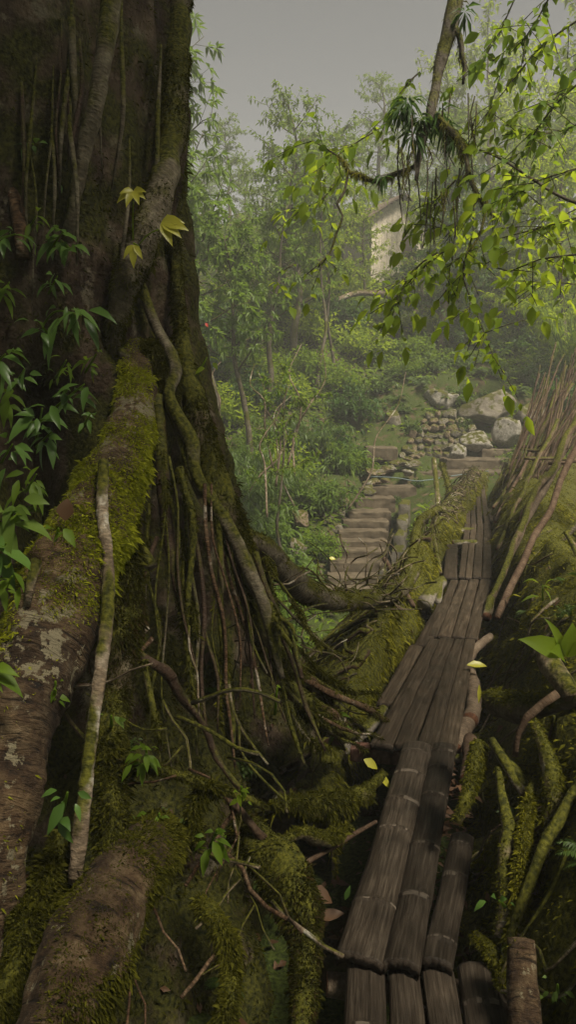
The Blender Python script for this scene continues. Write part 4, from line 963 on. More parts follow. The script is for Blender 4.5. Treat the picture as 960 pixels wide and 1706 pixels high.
# ------------------------------------------------------------------ stairs
SB = np.array([1.5, 15.5, -1.6])
st = thing('stone_staircase', 'flight of narrow worn earthen steps climbing from the ravine left of the bridge', 'staircase', SB)
steps = [(548, 640, 985, 13.9), (553, 640, 962, 14.4), (556, 640, 937, 14.85), (561, 641, 918, 15.25), (564, 642, 902, 15.65), (570, 642, 885, 16.05), (577, 644, 868, 16.45), (586, 648, 853, 16.85), (598, 655, 830, 17.4), (624, 690, 812, 17.9)]
Xa, Ya, Za = np.eye(3)
for i, (xa, xb, yt, d) in enumerate(steps):
    a, b = P(xa, yt, d), P(xb, yt, d)
    c = (a + b) / 2; w = b[0] - a[0] + .12
    m_ = MB(); box_mesh(m_, c + np.array([0, .32, -.2]), Xa, Ya, Za, w, .68, .40, .014, i, 16, .016)
    m_.build('step', M['step'], st, SB)
a, b = P(646, 968, 14.3), P(668, 835, 17.2)
m_ = MB()
for i in range(5):
    t = (i + .5) / 5; c = a * (1 - t) + b * t
    box_mesh(m_, c + np.array([.12, 0, -.25]), Xa, nrm((b - a) * [1, 1, 0]), Za, .22, .78, .75, .05, 40 + i, 8, .03)
m_.build('side_wall', M['stone_dark'], st, SB)
SU = P(790, 775, 19.3)
st2 = thing('stone_staircase', 'broad low stone steps at the end of the planks below the boulders', 'staircase', SU)
for i, (xa, xb, yt, d) in enumerate([(672, 852, 786, 18.75), (742, 875, 765, 19.4), (800, 878, 748, 20.0)]):
    a, b = P(xa, yt, d), P(xb, yt, d); c = (a + b) / 2
    m_ = MB(); box_mesh(m_, c + np.array([0, .4, -.14]), Xa, nrm(np.array([-.1, 1, 0])), Za, b[0] - a[0], .85, .28, .03, 60 + i, 14, .025); m_.build('step', M['step'], st2, SU)
c = P(637, 746, 19.6); m_ = MB(); box_mesh(m_, c + np.array([0, .3, -.16]), Xa, Ya, Za, .78, .7, .34, .03, 71, 10, .02)
tag(m_.build('stone_slab', M['step'], origin=c), 'single square stone slab step left of the stone heap', 'step')
# hose
Q = np.array([[*P(618, 794, 17.7), .011], [*P(660, 796, 17.6), .011], [*P(690, 801, 17.6), .011], [*P(712, 800, 17.6), .011], [*P(760, 792, 18.3), .011], [*P(815, 785, 18.5), .011]])
m_ = MB(); tube(m_, Q, sides=8, step=.1, rough=0); tag(m_.build('water_hose', M['hose'], origin=Q[0, :3]), 'thin pale blue hose lying across the head of the stairs', 'hose')

# ------------------------------------------------------------------ hut
HB = P(665, 440, 30.5)
hut = thing('wooden_hut', 'pale boarded hut with sloping roof half hidden by leaves on the slope', 'hut', HB)
hw, hd, hh = 1.25, 2.2, 1.7
yaw = R(24); Xh = np.array([math.cos(yaw), math.sin(yaw), 0]); Yh = np.array([-math.sin(yaw), math.cos(yaw), 0])
m_ = MB()
def hp(x, y, z): return HB + Xh * x + Yh * y + Za * z
nb = 11
for i in range(nb):      # front boards follow the gable
    x = -hw + (i + .5) * 2 * hw / nb; hi = hh + (1 - abs(x) / hw) * .75
    box_mesh(m_, hp(x, 0, (hi - .9) / 2), Xh, Yh, Za, 2 * hw / nb * .96, .05, hi + .9, .006, i, 4, .004)
m_.build('front_wall', M['hut'], hut, HB)
for sx in (-1, 1):
    m_ = MB(); box_mesh(m_, hp(sx * hw * .985, hd / 2 + .05, (hh - .9) / 2), Yh, -Xh, Za, hd, .05, hh + .9, .006, 3, 6, .004); m_.build('side_wall', M['hut'], hut, HB)
for sx in (-1, 1):
    e, rdg = hp(sx * (hw + .32), hd / 2, hh - .16), hp(0, hd / 2, hh + .84)
    d_ = nrm(rdg - e); m_ = MB(); box_mesh(m_, (e + rdg) / 2, d_, Yh, np.cross(d_, Yh), np.linalg.norm(rdg - e) + .03, hd + .7, .07, .01, 5, 8, .01); m_.build('roof', M['roof'], hut, HB)
m_ = MB(); box_mesh(m_, hp(.42, -.045, .35), Xh, Yh, Za, .62, .05, 1.45, .008, 8, 5, .003); dr = m_.build('door', M['roof'], hut, HB)

# ------------------------------------------------------------------ trees and shrubs
def proto_tree(name, seed, H, r0, cs, nl, ll, nt, nleaf, ll_leaf, w, mat, lod=0, droop=.25, whorl=False, upw=.5, lean=0., bark='treebark', twl=.35):
    r_ = np.random.RandomState(seed)
    root_ = thing(name, '', 'tree')
    n = 7; tp = np.zeros((n, 4)); tp[:, 2] = np.linspace(-.4, H * .92, n); tp[1:, :2] = np.cumsum(r_.randn(n - 1, 2) * H * .018, 0); tp[:, 0] += lean * tp[:, 2]
    tp[:, 3] = r0 * np.linspace(1.15, .18, n)
    tm = MB(); tube(tm, tp, sides=9, step=.3, rough=.12, seed=seed)
    T_ = spline(tp, .1); lf = MB()
    for i in range(nl):
        t = cs + (1 - cs) * (i + r_.rand() * .8) / nl
        k = min(len(T_) - 1, int(t * (len(T_) - 1))); b0 = T_[k, :3]
        az = i * 2.4 + r_.rand() * .9; el = upw * (.3 + .9 * t) + r_.randn() * .18
        d = np.array([math.cos(az) * math.cos(el), math.sin(az) * math.cos(el), math.sin(el)])
        Ln = ll * (1.15 - .65 * (t - cs) / (1 - cs + 1e-6)) * r_.uniform(.65, 1.2)
        q = np.array([[*(b0 + d * Ln * s + np.array([0, 0, .10 * Ln * s * s])), max(.006, r0 * .42 * (1 - t * .5) * (1 - .85 * s))] for s in (0, .35, .7, 1)])
        q[1:3, :3] += r_.randn(2, 3) * Ln * .05
        tube(tm, q, sides=5, step=.35, rough=.1, seed=i)
        S_ = spline(q, Ln / 12)
        for j in range(nt):
            s = .22 + .78 * (j + r_.rand()) / nt; b1 = S_[min(len(S_) - 1, int(s * (len(S_) - 1))), :3]
            dt = nrm(d * .5 + r_.randn(3) * np.array([.8, .8, .5]) + np.array([0, 0, .1]))
            lt = ll * twl * r_.uniform(.5, 1.1)
            tube(tm, np.array([[*b1, .008], [*(b1 + dt * lt), .004]]), sides=3, step=.5, rough=0)
            if whorl:
                for c in (1.0, .6):
                    e = b1 + dt * lt * c; ph = np.arange(nleaf) / nleaf * 6.283 + r_.rand()
                    u = nrm(np.cross(dt, r_.randn(3))); v = np.cross(dt, u)
                    D = np.cos(ph)[:, None] * u + np.sin(ph)[:, None] * v + dt * .35 + r_.randn(nleaf, 3) * .15
                    leaves(lf, np.repeat(e[None], nleaf, 0), D, ll_leaf * r_.uniform(.7, 1.15, nleaf), w, lod, droop, r_, roll=.2)
            else:
                a = r_.rand(nleaf, 1) * 1.0 + .08
                pos = b1 + dt * lt * a + r_.randn(nleaf, 3) * .015
                D = dt * .5 + r_.randn(nleaf, 3) * .75 + np.array([0, 0, -.15])
                leaves(lf, pos, D, ll_leaf * r_.uniform(.6, 1.2, nleaf), w, lod, droop, r_, roll=.35)
    tm.build('trunk', M[bark], root_); lf.build('crown', M[mat], root_)
    return root_

def proto_bamboo(name, seed, H, n, mat, cat='bamboo', nl=60, lw=.09, ll=.2):
    r_ = np.random.RandomState(seed); root_ = thing(name, '', cat)
    tm, lf = MB(), MB()
    for i in range(n):
        az = r_.rand() * 6.283; out = H * r_.uniform(.15, .55); h = H * r_.uniform(.6, 1)
        b0 = np.array([*(r_.randn(2) * .18), -.2]); e = np.array([math.cos(az), math.sin(az), 0])
        q = np.array([[*(b0 + e * out * s ** 2.2 + np.array([0, 0, h * (s - .28 * s ** 3)])), .022 * H / 4 * (1 - .8 * s) + .003] for s in (0, .25, .5, .75, 1)])
        tube(tm, q, sides=5, step=.3, rough=.02, seed=i)
        S_ = spline(q, h / 30); k = (len(S_) * (.25 + .75 * r_.rand(nl))).astype(int).clip(0, len(S_) - 1)
        for kk in k:
            b1 = S_[kk, :3]; dt = nrm(r_.randn(3) * [1, 1, .4] + e * .4); lt = H * .06 * r_.uniform(.4, 1.4)
            m = 6; a = np.linspace(.3, 1.1, m)[:, None]
            D = dt * .9 + r_.randn(m, 3) * .45 + np.array([0, 0, -.35])
            leaves(lf, b1 + dt * lt * a, D, ll * r_.uniform(.6, 1.2, m), lw, 0, .3, r_, roll=.3)
    tm.build('stem', M['leaf_green'], root_); lf.build('foliage', M[mat], root_)
    return root_

def proto_shrub(name, seed, rad, n, nleaf, ll, w, mat, flat=.7, lod=0, droop=.3):
    r_ = np.random.RandomState(seed); root_ = thing(name, '', 'shrub')
    tm, lf = MB(), MB()
    for i in range(n):
        az = r_.rand() * 6.283; el = r_.uniform(.35, 1.5); d = np.array([math.cos(az) * math.cos(el), math.sin(az) * math.cos(el), math.sin(el) * flat + .15])
        Ln = rad * r_.uniform(.55, 1.15); b0 = np.array([*(r_.randn(2) * rad * .12), -.1])
        q = np.array([[*b0, .012], [*(b0 + d * Ln * .5 + r_.randn(3) * .05 * rad), .008], [*(b0 + d * Ln + np.array([0, 0, -.12 * Ln])), .003]])
        tube(tm, q, sides=4, step=.2, rough=0); S_ = spline(q, Ln / 20)
        k = (len(S_) * (.3 + .7 * r_.rand(nleaf))).astype(int).clip(0, len(S_) - 1)
        D = nrm(d) * .5 + r_.randn(nleaf, 3) * .7
        leaves(lf, S_[k, :3] + r_.randn(nleaf, 3) * rad * .07, D, ll * r_.uniform(.6, 1.25, nleaf), w, lod, droop, r_, roll=.3)
    tm.build('stem', M['treebark'], root_); lf.build('foliage', M[mat], root_)
    return root_

def proto_fern(name, seed, n, Ln, mat):
    r_ = np.random.RandomState(seed); root_ = thing(name, '', 'fern'); lf, tm = MB(), MB()
    for i in range(n):
        az = i * 2.4 + r_.rand(); el = r_.uniform(.5, 1.2); e = np.array([math.cos(az), math.sin(az), 0]); l_ = Ln * r_.uniform(.6, 1.1)
        s = np.linspace(0, 1, 22); X_ = e * (l_ * s * math.cos(el * .7))[:, None] + Za * (l_ * (s * math.sin(el) - .75 * s ** 2.2))[:, None]
        tube(tm, np.column_stack([X_[::5], np.full(len(X_[::5]), .004)]), sides=3, step=.1, rough=0)
        side = np.cross(e, Za); wl = l_ * .2 * np.sin(math.pi * np.clip(s * .9 + .1, 0, 1)) ** .8
        for sg in (-1, 1):
            leaves(lf, X_[2:], side * sg + e * .5 + r_.randn(20, 3) * .1 + Za * -.15, np.maximum(wl[2:], .02), .14, 0, .15, r_, roll=.1)
    tm.build('stem', M['fern'], root_); lf.build('foliage', M[mat], root_)
    return root_

PROTO = {
    'whorl': proto_tree('whorled_tree', 1, 8.6, .12, .45, 17, 2.1, 7, 9, .26, .16, 'leaf_grey', 0, .35, True, .55),
    'broad': proto_tree('broadleaf_tree', 2, 9, .16, .3, 20, 2.6, 13, 16, .2, .23, 'leaf_green', 0, .3),
    'dense': proto_tree('dense_tree', 3, 7.5, .15, .15, 26, 2.2, 14, 18, .19, .22, 'leaf_dark', 0, .3, upw=.4),
    'lime': proto_tree('lime_tree', 4, 8, .12, .2, 20, 2.4, 12, 15, .2, .22, 'leaf_lime', 0, .3),
    'thin': proto_tree('slender_tree', 5, 6.5, .055, .55, 9, 1.3, 6, 12, .16, .22, 'leaf_green', 0, .3),
    'far': proto_tree('ridge_tree', 6, 13, .2, .3, 22, 3.4, 12, 15, .3, .26, 'leaf_green', 0, .3),
    'fargrey': proto_tree('ridge_tree', 7, 12, .2, .25, 22, 3.2, 12, 15, .3, .26, 'leaf_grey', 0, .3),
    'bamboo': proto_bamboo('bamboo_clump', 8, 5.5, 15, 'leaf_lime'),
    'reed': proto_bamboo('feathery_bamboo', 9, 2.6, 18, 'fern', nl=30, lw=.07, ll=.2),
    'shrub': proto_shrub('leafy_shrub', 10, 1.2, 40, 46, .15, .25, 'leaf_green'),
    'shrub_grey': proto_shrub('long_leaved_shrub', 11, 1.1, 32, 34, .24, .14, 'leaf_grey', .9),
    'shrub_dark': proto_shrub('dark_shrub', 12, 1.3, 40, 46, .17, .26, 'leaf_dark'),
    'shrub_lime': proto_shrub('leafy_shrub', 15, 1.25, 40, 46, .16, .24, 'leaf_lime', .9),
    'weed': proto_shrub('bright_weed', 13, .6, 24, 30, .12, .28, 'fern', .8),
    'fern': proto_fern('fern', 14, 11, .8, 'fern'),
}
protos_used = {}
def place(kind, label, px, py, d, s=1., group=None, z=None, cat=None, tilt=0.):
    c = P(px, py, d)
    c[2] = ground(c[0], c[1])[0] if z is None else z
    src = PROTO[kind]
    if kind not in protos_used:
        o = src; protos_used[kind] = 1
    else:
        o = copy_tree(src)
        for k_ in ('group',):
            if k_ in o: del o[k_]
    o.location = c; o.scale = (s, s, s * rnd.uniform(.92, 1.08)); o.rotation_euler = (rnd.uniform(-.04, .04) + tilt, rnd.uniform(-.04, .04), rnd.uniform(0, 6.283))
    return tag(o, label, cat or src['category'], group)

place('whorl', 'tree with grey green leaf whorls right beside the mossy trunk', 372, 480, 17, .8)
place('whorl', 'second tree with leaf whorls growing just behind the first beside the trunk', 335, 480, 19.5, .98)
place('whorl', 'smaller tree with leaf whorls between the trunk side tree and the hut', 440, 480, 20.5, .68)
place('broad', 'broadleaf tree with hazy crown left of the hut', 470, 470, 26, .72)
place('broad', 'bright broadleaf tree standing directly left of the hut', 540, 470, 29, .72)
place('lime', 'yellow green tree right behind the hut roof', 735, 430, 35, .9)
place('broad', 'green broadleaf tree uphill behind the hut', 640, 420, 38, .75)
place('dense', 'dark dense bushy tree above the big rounded boulder', 742, 600, 24.5, .82)
place('dense', 'dark bushy tree at the right of the one above the boulders', 822, 600, 27, .65)
place('lime', 'glowing yellow green tree at the right behind the dark bushy trees', 880, 540, 29, 1.0)
place('lime', 'tall yellow green tree at the far right edge of the slope', 960, 540, 30, 1.2)
place('lime', 'yellow green tree between hut and glowing tree', 815, 500, 33, 1.15)
place('lime', 'light tree whose leaves half hide the hut from the left', 612, 470, 26.5, .5)
place('lime', 'low yellow green tree in front of the right half of the hut', 705, 470, 27.5, .55)
place('broad', 'green tree left of the slender bare stemmed tree below the hut', 490, 500, 23.5, .72)
place('lime', 'yellow green tree rising between the leaf whorl trees and the hut', 545, 480, 25, .68)
place('whorl', 'leaf whorl tree standing lowest on the slope right of the mossy trunk', 415, 520, 17.8, .62)
place('lime', 'bright yellow green tree close behind the right end of the boulders', 868, 560, 24.8, .75)
place('lime', 'bright yellow green tree above the top of the leaning poles', 940, 560, 23.5, .8)
place('broad', 'broadleaf tree hanging over the boulders behind the leafy sprays', 770, 520, 29, .7)
place('bamboo', 'arching light green bamboo clump at the right edge of the slope', 900, 560, 24.5, .95)
place('bamboo', 'arching bamboo clump behind the twig heap', 955, 600, 22, .9)
place('thin', 'slender bare stemmed tree below the hut', 528, 540, 22, 1.0)
log('fallen_log', 'pale fallen trunk lying across the slope below the hut', 'log', [(560, 500, 25, 4), (600, 488, 25.3, 5), (650, 492, 25.5, 5), (690, 505, 25.5, 3)], mat='root_pale', capmat='root_pale', sides=9)
place('thin', 'slender leaning tree by the brown rock outcrop', 560, 560, 23, .9, tilt=.08)
place('thin', 'thin tree with a straight stem standing left of the stairs', 478, 850, 13.6, .62)
place('reed', 'feathery bamboo tuft close to the right flank of the mossy trunk', 375, 640, 14.2, 1.0)
place('reed', 'second feathery tuft behind the first beside the trunk flank', 420, 620, 15.5, .9)
place('reed', 'feathery tuft under the slender bare stemmed tree', 500, 640, 18.5, .9)
for i, (px, d, s, kk) in enumerate([(300, 44, 1., 'fargrey'), (350, 50, 1., 'fargrey'), (405, 46, .8, 'fargrey'), (450, 55, .75, 'far'), (505, 50, .72, 'far'), (560, 48, .85, 'far'), (610, 52, .85, 'far'), (660, 47, .95, 'far'), (720, 50, 1.05, 'far'), (775, 46, 1.1, 'far'), (830, 44, 1.15, 'far'), (890, 46, 1.15, 'far'), (950, 42, 1.2, 'far'), (1010, 45, 1.2, 'far'), (380, 36, .7, 'far'), (500, 37, .62, 'far'), (590, 35, .6, 'far'), (860, 37, .85, 'far'), (940, 35, .9, 'far')]):
    place(kk, 'hazy tree in the forest on the ridge under the pale sky', px, 300, d, s * .53, 'trees on the far ridge')
# shrubs: the ravine and slope left of the stairs
sh = random.Random(8)
for i, (px, d, s, k_) in enumerate([(350, 9.6, .62, 'shrub'), (395, 10.2, .55, 'shrub_grey'), (440, 10.8, .62, 'shrub'), (385, 11.8, .75, 'shrub_grey'), (455, 12.4, .7, 'shrub'), (500, 12.9, .5, 'shrub'), (415, 13.4, .8, 'shrub_grey'), (480, 14.2, .65, 'shrub_grey'), (360, 13., .8, 'shrub'), (530, 15.4, .6, 'shrub'), (440, 15.2, .9, 'shrub_grey'), (500, 16.6, .8, 'shrub_grey'), (550, 16.8, .7, 'shrub_grey'), (370, 16., .9, 'shrub_dark'), (330, 14.5, .9, 'shrub_dark')]):
    place(k_, {'shrub': 'small leaved green shrub in the ravine between the mossy trunk and the stairs', 'shrub_grey': 'shrub with long drooping leaves in the ravine between the mossy trunk and the stairs', 'shrub_dark': 'dark shrub behind the feathery tufts beside the trunk'}[k_], px, 800, d, s, {'shrub': 'green shrubs in the ravine', 'shrub_grey': 'long leaved shrubs in the ravine', 'shrub_dark': 'dark shrubs beside the trunk'}[k_])
for i, (px, d, s, k_) in enumerate([(560, 18.6, .8, 'shrub_grey'), (590, 18.8, .6, 'shrub'), (540, 20, .9, 'shrub_dark'), (590, 21.5, .9, 'shrub_dark'), (470, 19, .9, 'shrub_dark'), (430, 21, 1., 'shrub_dark'), (510, 23, 1., 'shrub'), (690, 24.5, .9, 'shrub'), (680, 23, .6, 'shrub'), (560, 26, 1.1, 'shrub_dark'), (590, 27, .9, 'shrub'), (735, 29, .9, 'shrub'), (760, 25.5, .9, 'shrub_dark'), (850, 24.5, .9, 'shrub_dark'), (880, 26, 1.1, 'shrub'), (930, 24, 1., 'shrub_dark'), (840, 29, 1.2, 'shrub'), (920, 28, 1.2, 'shrub'), (980, 25, 1.1, 'shrub'), (450, 26, 1.2, 'shrub'), (390, 24, 1.2, 'shrub_dark'), (340, 22, 1.2, 'shrub_dark'), (900, 22.5, .7, 'shrub_dark'), (960, 21, 1., 'shrub_dark'), (930, 18, .8, 'shrub'), (985, 16, .9, 'shrub'), (900, 15.5, .6, 'shrub_dark'), (600, 24.5, 1., 'shrub_lime'), (700, 26, 1.1, 'shrub_lime'), (760, 27, 1.2, 'shrub_lime'), (830, 27.5, 1.3, 'shrub_lime'), (900, 27, 1.3, 'shrub_lime'), (950, 26, 1.3, 'shrub_lime'), (570, 22.5, .8, 'shrub'), (480, 21.5, .9, 'shrub_lime'), (520, 25, 1.1, 'shrub_lime'), (420, 18.5, .9, 'shrub'), (380, 20, 1., 'shrub_lime'), (460, 17.5, .8, 'shrub_lime'), (540, 19, .7, 'shrub_lime'), (620, 26.5, 1., 'shrub'), (700, 24, .8, 'shrub'), (800, 25, .8, 'shrub'), (870, 25.5, 1., 'shrub_lime'), (580, 28, 1.2, 'shrub_lime'), (500, 28, 1.2, 'shrub'), (420, 27, 1.3, 'shrub_lime'), (350, 25, 1.2, 'shrub')]):
    place(k_, {'shrub': 'leafy green shrub in the thicket on the slope around the hut and boulders', 'shrub_grey': 'long leaved shrub at the top of the ravine left of the square stone slab', 'shrub_dark': 'dark green shrub in the thicket on the slope around the boulders', 'shrub_lime': 'yellow green shrub in the thicket on the slope around the hut and boulders'}[k_], px, 700, d, s, {'shrub': 'green shrubs of the slope', 'shrub_grey': 'long leaved shrub of the slope', 'shrub_dark': 'dark shrubs of the slope', 'shrub_lime': 'yellow green shrubs of the slope'}[k_])
for i in range(22):
    px = sh.uniform(600, 900); place('weed' if i % 3 else 'fern', 'small weed in the low growth around the boulders' if i % 3 else 'small fern in the low growth around the boulders', px, 700, sh.uniform(21.5, 25.5), sh.uniform(.5, 1.), 'weeds around the boulders' if i % 3 else 'ferns around the boulders')
for i, (px, d) in enumerate([(548, 14.2), (552, 14.9), (558, 15.6), (566, 16.2), (575, 16.9), (590, 17.6), (642, 14.3), (644, 15.2), (646, 16.0), (652, 16.9), (664, 17.6), (700, 18.4), (735, 19.1), (850, 18.9), (690, 19.4)]):
    place('weed' if i % 3 else 'fern', 'little weed growing at the edge of the stair treads' if i % 3 else 'little fern growing at the edge of the stair treads', px, 700, d, sh.uniform(.28, .45), 'weeds at the stair edges' if i % 3 else 'ferns at the stair edges')
for (px, d, s, lab) in [(540, 17.2, .9, 'bright green weed clump left of the head of the stairs'), (600, 18.7, .8, 'bright weed clump just left of the square stone slab'), (520, 15.2, .6, 'bright weed clump beside the oval brown stone'), (690, 20.8, .7, 'weed clump growing left of the stone heap'), (775, 21, .6, 'weed tuft between the heap and the big rounded boulder'), (505, 14.1, .5, 'low weed clump under the large round grey stone'), (830, 22.8, .9, 'weed clump growing above the big rounded boulder'), (720, 23, .9, 'weed clump growing behind the pale flat topped boulder'), (765, 23.3, .9, 'weed clump right behind the pale flat topped boulder'), (860, 19.3, .5, 'small weed tuft beside the topmost broad step')]:
    place('weed', lab, px, 700, d, s)
for (px, d, s, lab) in [(700, 22.5, 1., 'fern above the left end of the stone heap'), (800, 23.6, 1.1, 'fern behind the big rounded boulder'), (660, 23, 1., 'fern below the brown rock outcrop'), (480, 15.6, .8, 'fern in the ravine left of the oval stone'), (460, 11.4, .7, 'fern nearest to the handrail root in the ravine'), (870, 23.2, 1., 'fern above the dark boulder with the pale top'), (590, 20.2, .9, 'fern at the upper left of the stone slab')]:
    place('fern', lab, px, 700, d, s)
# dead pale branches in the ravine shrubs
for i in range(9):
    x = sh.uniform(380, 600); y = sh.uniform(640, 760); d = sh.uniform(12, 15.5); pts = [(x, y + 120, d, 1.8)]
    for s in range(4):
        x += sh.uniform(-30, 40); y -= sh.uniform(5, 40); pts.append((x, y + 70 - s * 18, d + sh.uniform(-.2, .2), 1.7 - .35 * s))
    log('dead_branch', 'thin bare pale branch tangled in the ravine shrubs', 'branch', pts, sides=6, mat='root_pale', group='bare branches in the ravine shrubs', rough=.05, step=.1)

# undergrowth sheet of small leaves over the ground
ur = np.random.RandomState(77); ug = MB()
nU = 230000
y = 8 + 30 * ur.rand(nU) ** 1.25; x = (ur.rand(nU) - .45) * (y * .95 + 3)
keep = np.ones(nU, bool)
cx = 1.2 + (y - 14.4) * (2.27 - 1.2) / 3.2
keep &= ~((np.abs(x - cx) < .85) & (y > 13) & (y < 18.6))
keep &= ~((x > 2.2) & (x < 6.9) & (y > 17.3) & (y < 20.9) & (ur.rand(nU) < .6))
den = fbm(np.column_stack([x, y, x * 0]), .5, 3, 12)
keep &= ~((y < 10.5) & (x < 1.2) & (ur.rand(nU) < .75))
keep &= ur.rand(nU) < np.clip(.55 + den * .9, .05, 1)
x, y = x[keep], y[keep]; n = len(x)
hgt = (.05 + .35 * ur.rand(n) ** 2) * np.clip(.6 + fbm(np.column_stack([x, y, x * 0]), .9, 2, 14), .1, 1.6)
pos = np.column_stack([x, y, ground(x, y) + hgt])
D = ur.randn(n, 3) * [1, 1, .5] + [0, 0, .25]
leaves(ug, pos, D, (.09 + .15 * ur.rand(n) ** 2) * np.clip(.55 + y / 30, .8, 1.6) * np.where((x > 2.2) & (x < 6.9) & (y > 17.3) & (y < 20.9), .5, 1), .2, 0, .3, ur, roll=.4)
tag(ug.build('undergrowth', M['under']), 'low leafy green undergrowth covering the slope and ravine floor', 'undergrowth', kind='stuff')
# litter of dry leaves near the planks
nL = 2600
y = 1.6 + 15 * ur.rand(nL) ** 1.5; xc = .22 + .245 * y; side = np.where(ur.rand(nL) < .5, -1, 1); x = xc + side * (.2 + .25 * ur.rand(nL))
pos = np.column_stack([x, y, ground(x, y) + .02]); pos[:, 2] = np.maximum(pos[:, 2], -.25 + .1 * ur.rand(nL))
y2 = 1.5 + 3.8 * ur.rand(700); x2 = -.5 + 1.6 * ur.rand(700) + (y2 - 2) * .2
pos = np.vstack([pos, np.column_stack([x2, y2, ground(x2, y2) + .015 + .05 * ur.rand(700)])]); nL += 700
lt = MB(); leaves(lt, pos, ur.randn(nL, 3) * [1, 1, .25], .03 + .05 * ur.rand(nL), .24, 1, .1, ur, roll=.5)
k1, l1 = scatter(Vx, TQ, 1500, ur, lambda p, N: (N[:, 2] > .25) * (p[:, 2] < 1.1) * (p[:, 1] < 4.6) * .55)
k2, l2 = scatter(VR, QR, 700, ur, lambda p, N: (N[:, 2] > .45) * .6)
k3, l3 = scatter(VL, QL, 700, ur, lambda p, N: (N[:, 2] > .35) * .7)
kk, ll_ = np.vstack([k1, k2, k3]), np.vstack([l1, l2, l3]); q_ = nrm(np.cross(ll_, ur.randn(len(kk), 3)))
for m0, m1 in ((0, len(kk)),): leaves(lt, kk + ll_ * .012, q_ + ll_ * .15, (.025 + .05 * ur.rand(len(kk)) ** 2) * (1 + kk[:, 1] * .04), .26, 1, .1, ur, up=ll_, roll=.35)
tag(lt.build('leaf_litter', M['dry']), 'brown dry leaf litter caught beside and under the planks', 'leaf litter', kind='stuff')

# ------------------------------------------------------------------ overhanging tree at the upper right
OB = np.array([4.6, 6.6, -1.0])
over = thing('overhanging_tree', 'tree leaning in from the upper right with dark mossy limb and leafy sprays', 'tree', OB)
m_ = MB(); tube(m_, np.array([[4.6, 6.6, -1.2, .3], [4.5, 6.5, 2, .26], [4.2, 6.4, 5, .22], [3.4, 6.3, 7.2, .17]]), sides=16, step=.2, rough=.15); m_.build('trunk', M['treebark'], over, OB)
def olimb(pts, mat='limb', name='limb', moss=0, sides=12, rough=.2, wob=.01, lead=None):
    Q_ = [[*P(a, b, d), .78 * r * d / FPX] for a, b, d, r in pts]
    if lead is not None: Q_ = [[*lead[:3], lead[3]], [*P(815, -130, 6.3), .085]] + Q_
    m_ = MB(); Vv, Qq = tube(m_, np.array(Q_), sides=sides, step=.05, rough=rough, wob=wob, seed=rnd.randint(0, 999))
    o = m_.build(name, M[mat], over, OB)
    if moss:
        k, l = scatter(Vv, Qq, moss, mr, mossmask(.1, 0, 5, 3)); b_ = MB(); blades(b_, k, l, mr, .015, .055, .14, .9); b_.build('moss', M['moss'], o, OB)['kind'] = 'stuff'
    return o
olimb([(772, -40, 6.3, 18), (750, 50, 6.25, 16), (732, 110, 6.2, 12), (722, 160, 6.15, 11), (714, 205, 6.1, 9), (704, 245, 6.1, 8), (698, 275, 6.1, 6), (694, 300, 6.1, 4)], moss=7000, lead=(3.4, 6.3, 7.2, .15))
olimb([(752, 40, 6.25, 9), (766, 60, 6.2, 7), (769, 90, 6.2, 6), (775, 110, 6.2, 5), (772, 140, 6.2, 3)], moss=2500)
olimb([(718, 185, 6.15, 6), (742, 205, 6.0, 6), (762, 225, 5.9, 7), (778, 250, 5.8, 6), (785, 290, 5.75, 5), (800, 325, 5.7, 5), (815, 350, 5.7, 3), (828, 366, 5.7, 2)], moss=4500)
olimb([(812, 335, 5.7, 4), (806, 370, 5.65, 3), (795, 400, 5.6, 2.5), (778, 425, 5.6, 2)], moss=600, sides=8)
olimb([(706, 240, 6.1, 4), (690, 275, 6.2, 4), (660, 288, 6.3, 5), (640, 300, 6.35, 6), (620, 303, 6.4, 5), (600, 293, 6.45, 5), (580, 288, 6.5, 4), (575, 272, 6.5, 3), (560, 258, 6.5, 2)], moss=3000)
olimb([(580, 290, 6.5, 2.5), (574, 320, 6.5, 3), (562, 340, 6.5, 3), (571, 360, 6.5, 2.5), (560, 390, 6.5, 2.5), (548, 425, 6.5, 2), (530, 445, 6.5, 1.5)], sides=8)
olimb([(800, 250, 5.8, 2), (840, 268, 5.6, 2.5), (890, 300, 5.4, 3), (930, 325, 5.3, 3.5), (980, 345, 5.2, 4)], sides=8, lead=None)
for i in range(34):   # hanging rootlets and epiphytic moss
    x = rnd.uniform(660, 800); y = rnd.uniform(150, 330); d = 6.1 + rnd.uniform(-.3, .3); l_ = rnd.uniform(40, 130)
    olimb([(x, y, d, 1.6), (x + rnd.uniform(-8, 8), y + l_ * .5, d, 1.5), (x + rnd.uniform(-10, 10), y + l_, d, .8)], 'limb', 'hanging_rootlet', sides=5, moss=350 if i % 2 else 0)
# dark epiphyte tufts on the limb
ep = MB(); er = np.random.RandomState(9)
for (x, y, s, n) in [(680, 170, .16, 40), (700, 200, .16, 45), (735, 190, .15, 30), (760, 235, .13, 30), (668, 185, .12, 30), (775, 20, .15, 25), (745, 215, .14, 25), (690, 225, .15, 30), (640, 295, .1, 20)]:
    c = P(x, y, 6.1); u = nrm(er.randn(n, 3)); leaves(ep, c + u * s * .35 * er.rand(n, 1), u * [1, 1, .7] + [0, 0, -.45], s * er.uniform(.5, 1.2, n), .1, 1, .5, er)
ep.build('epiphyte_leaves', M['leaf_dark'], over, OB)
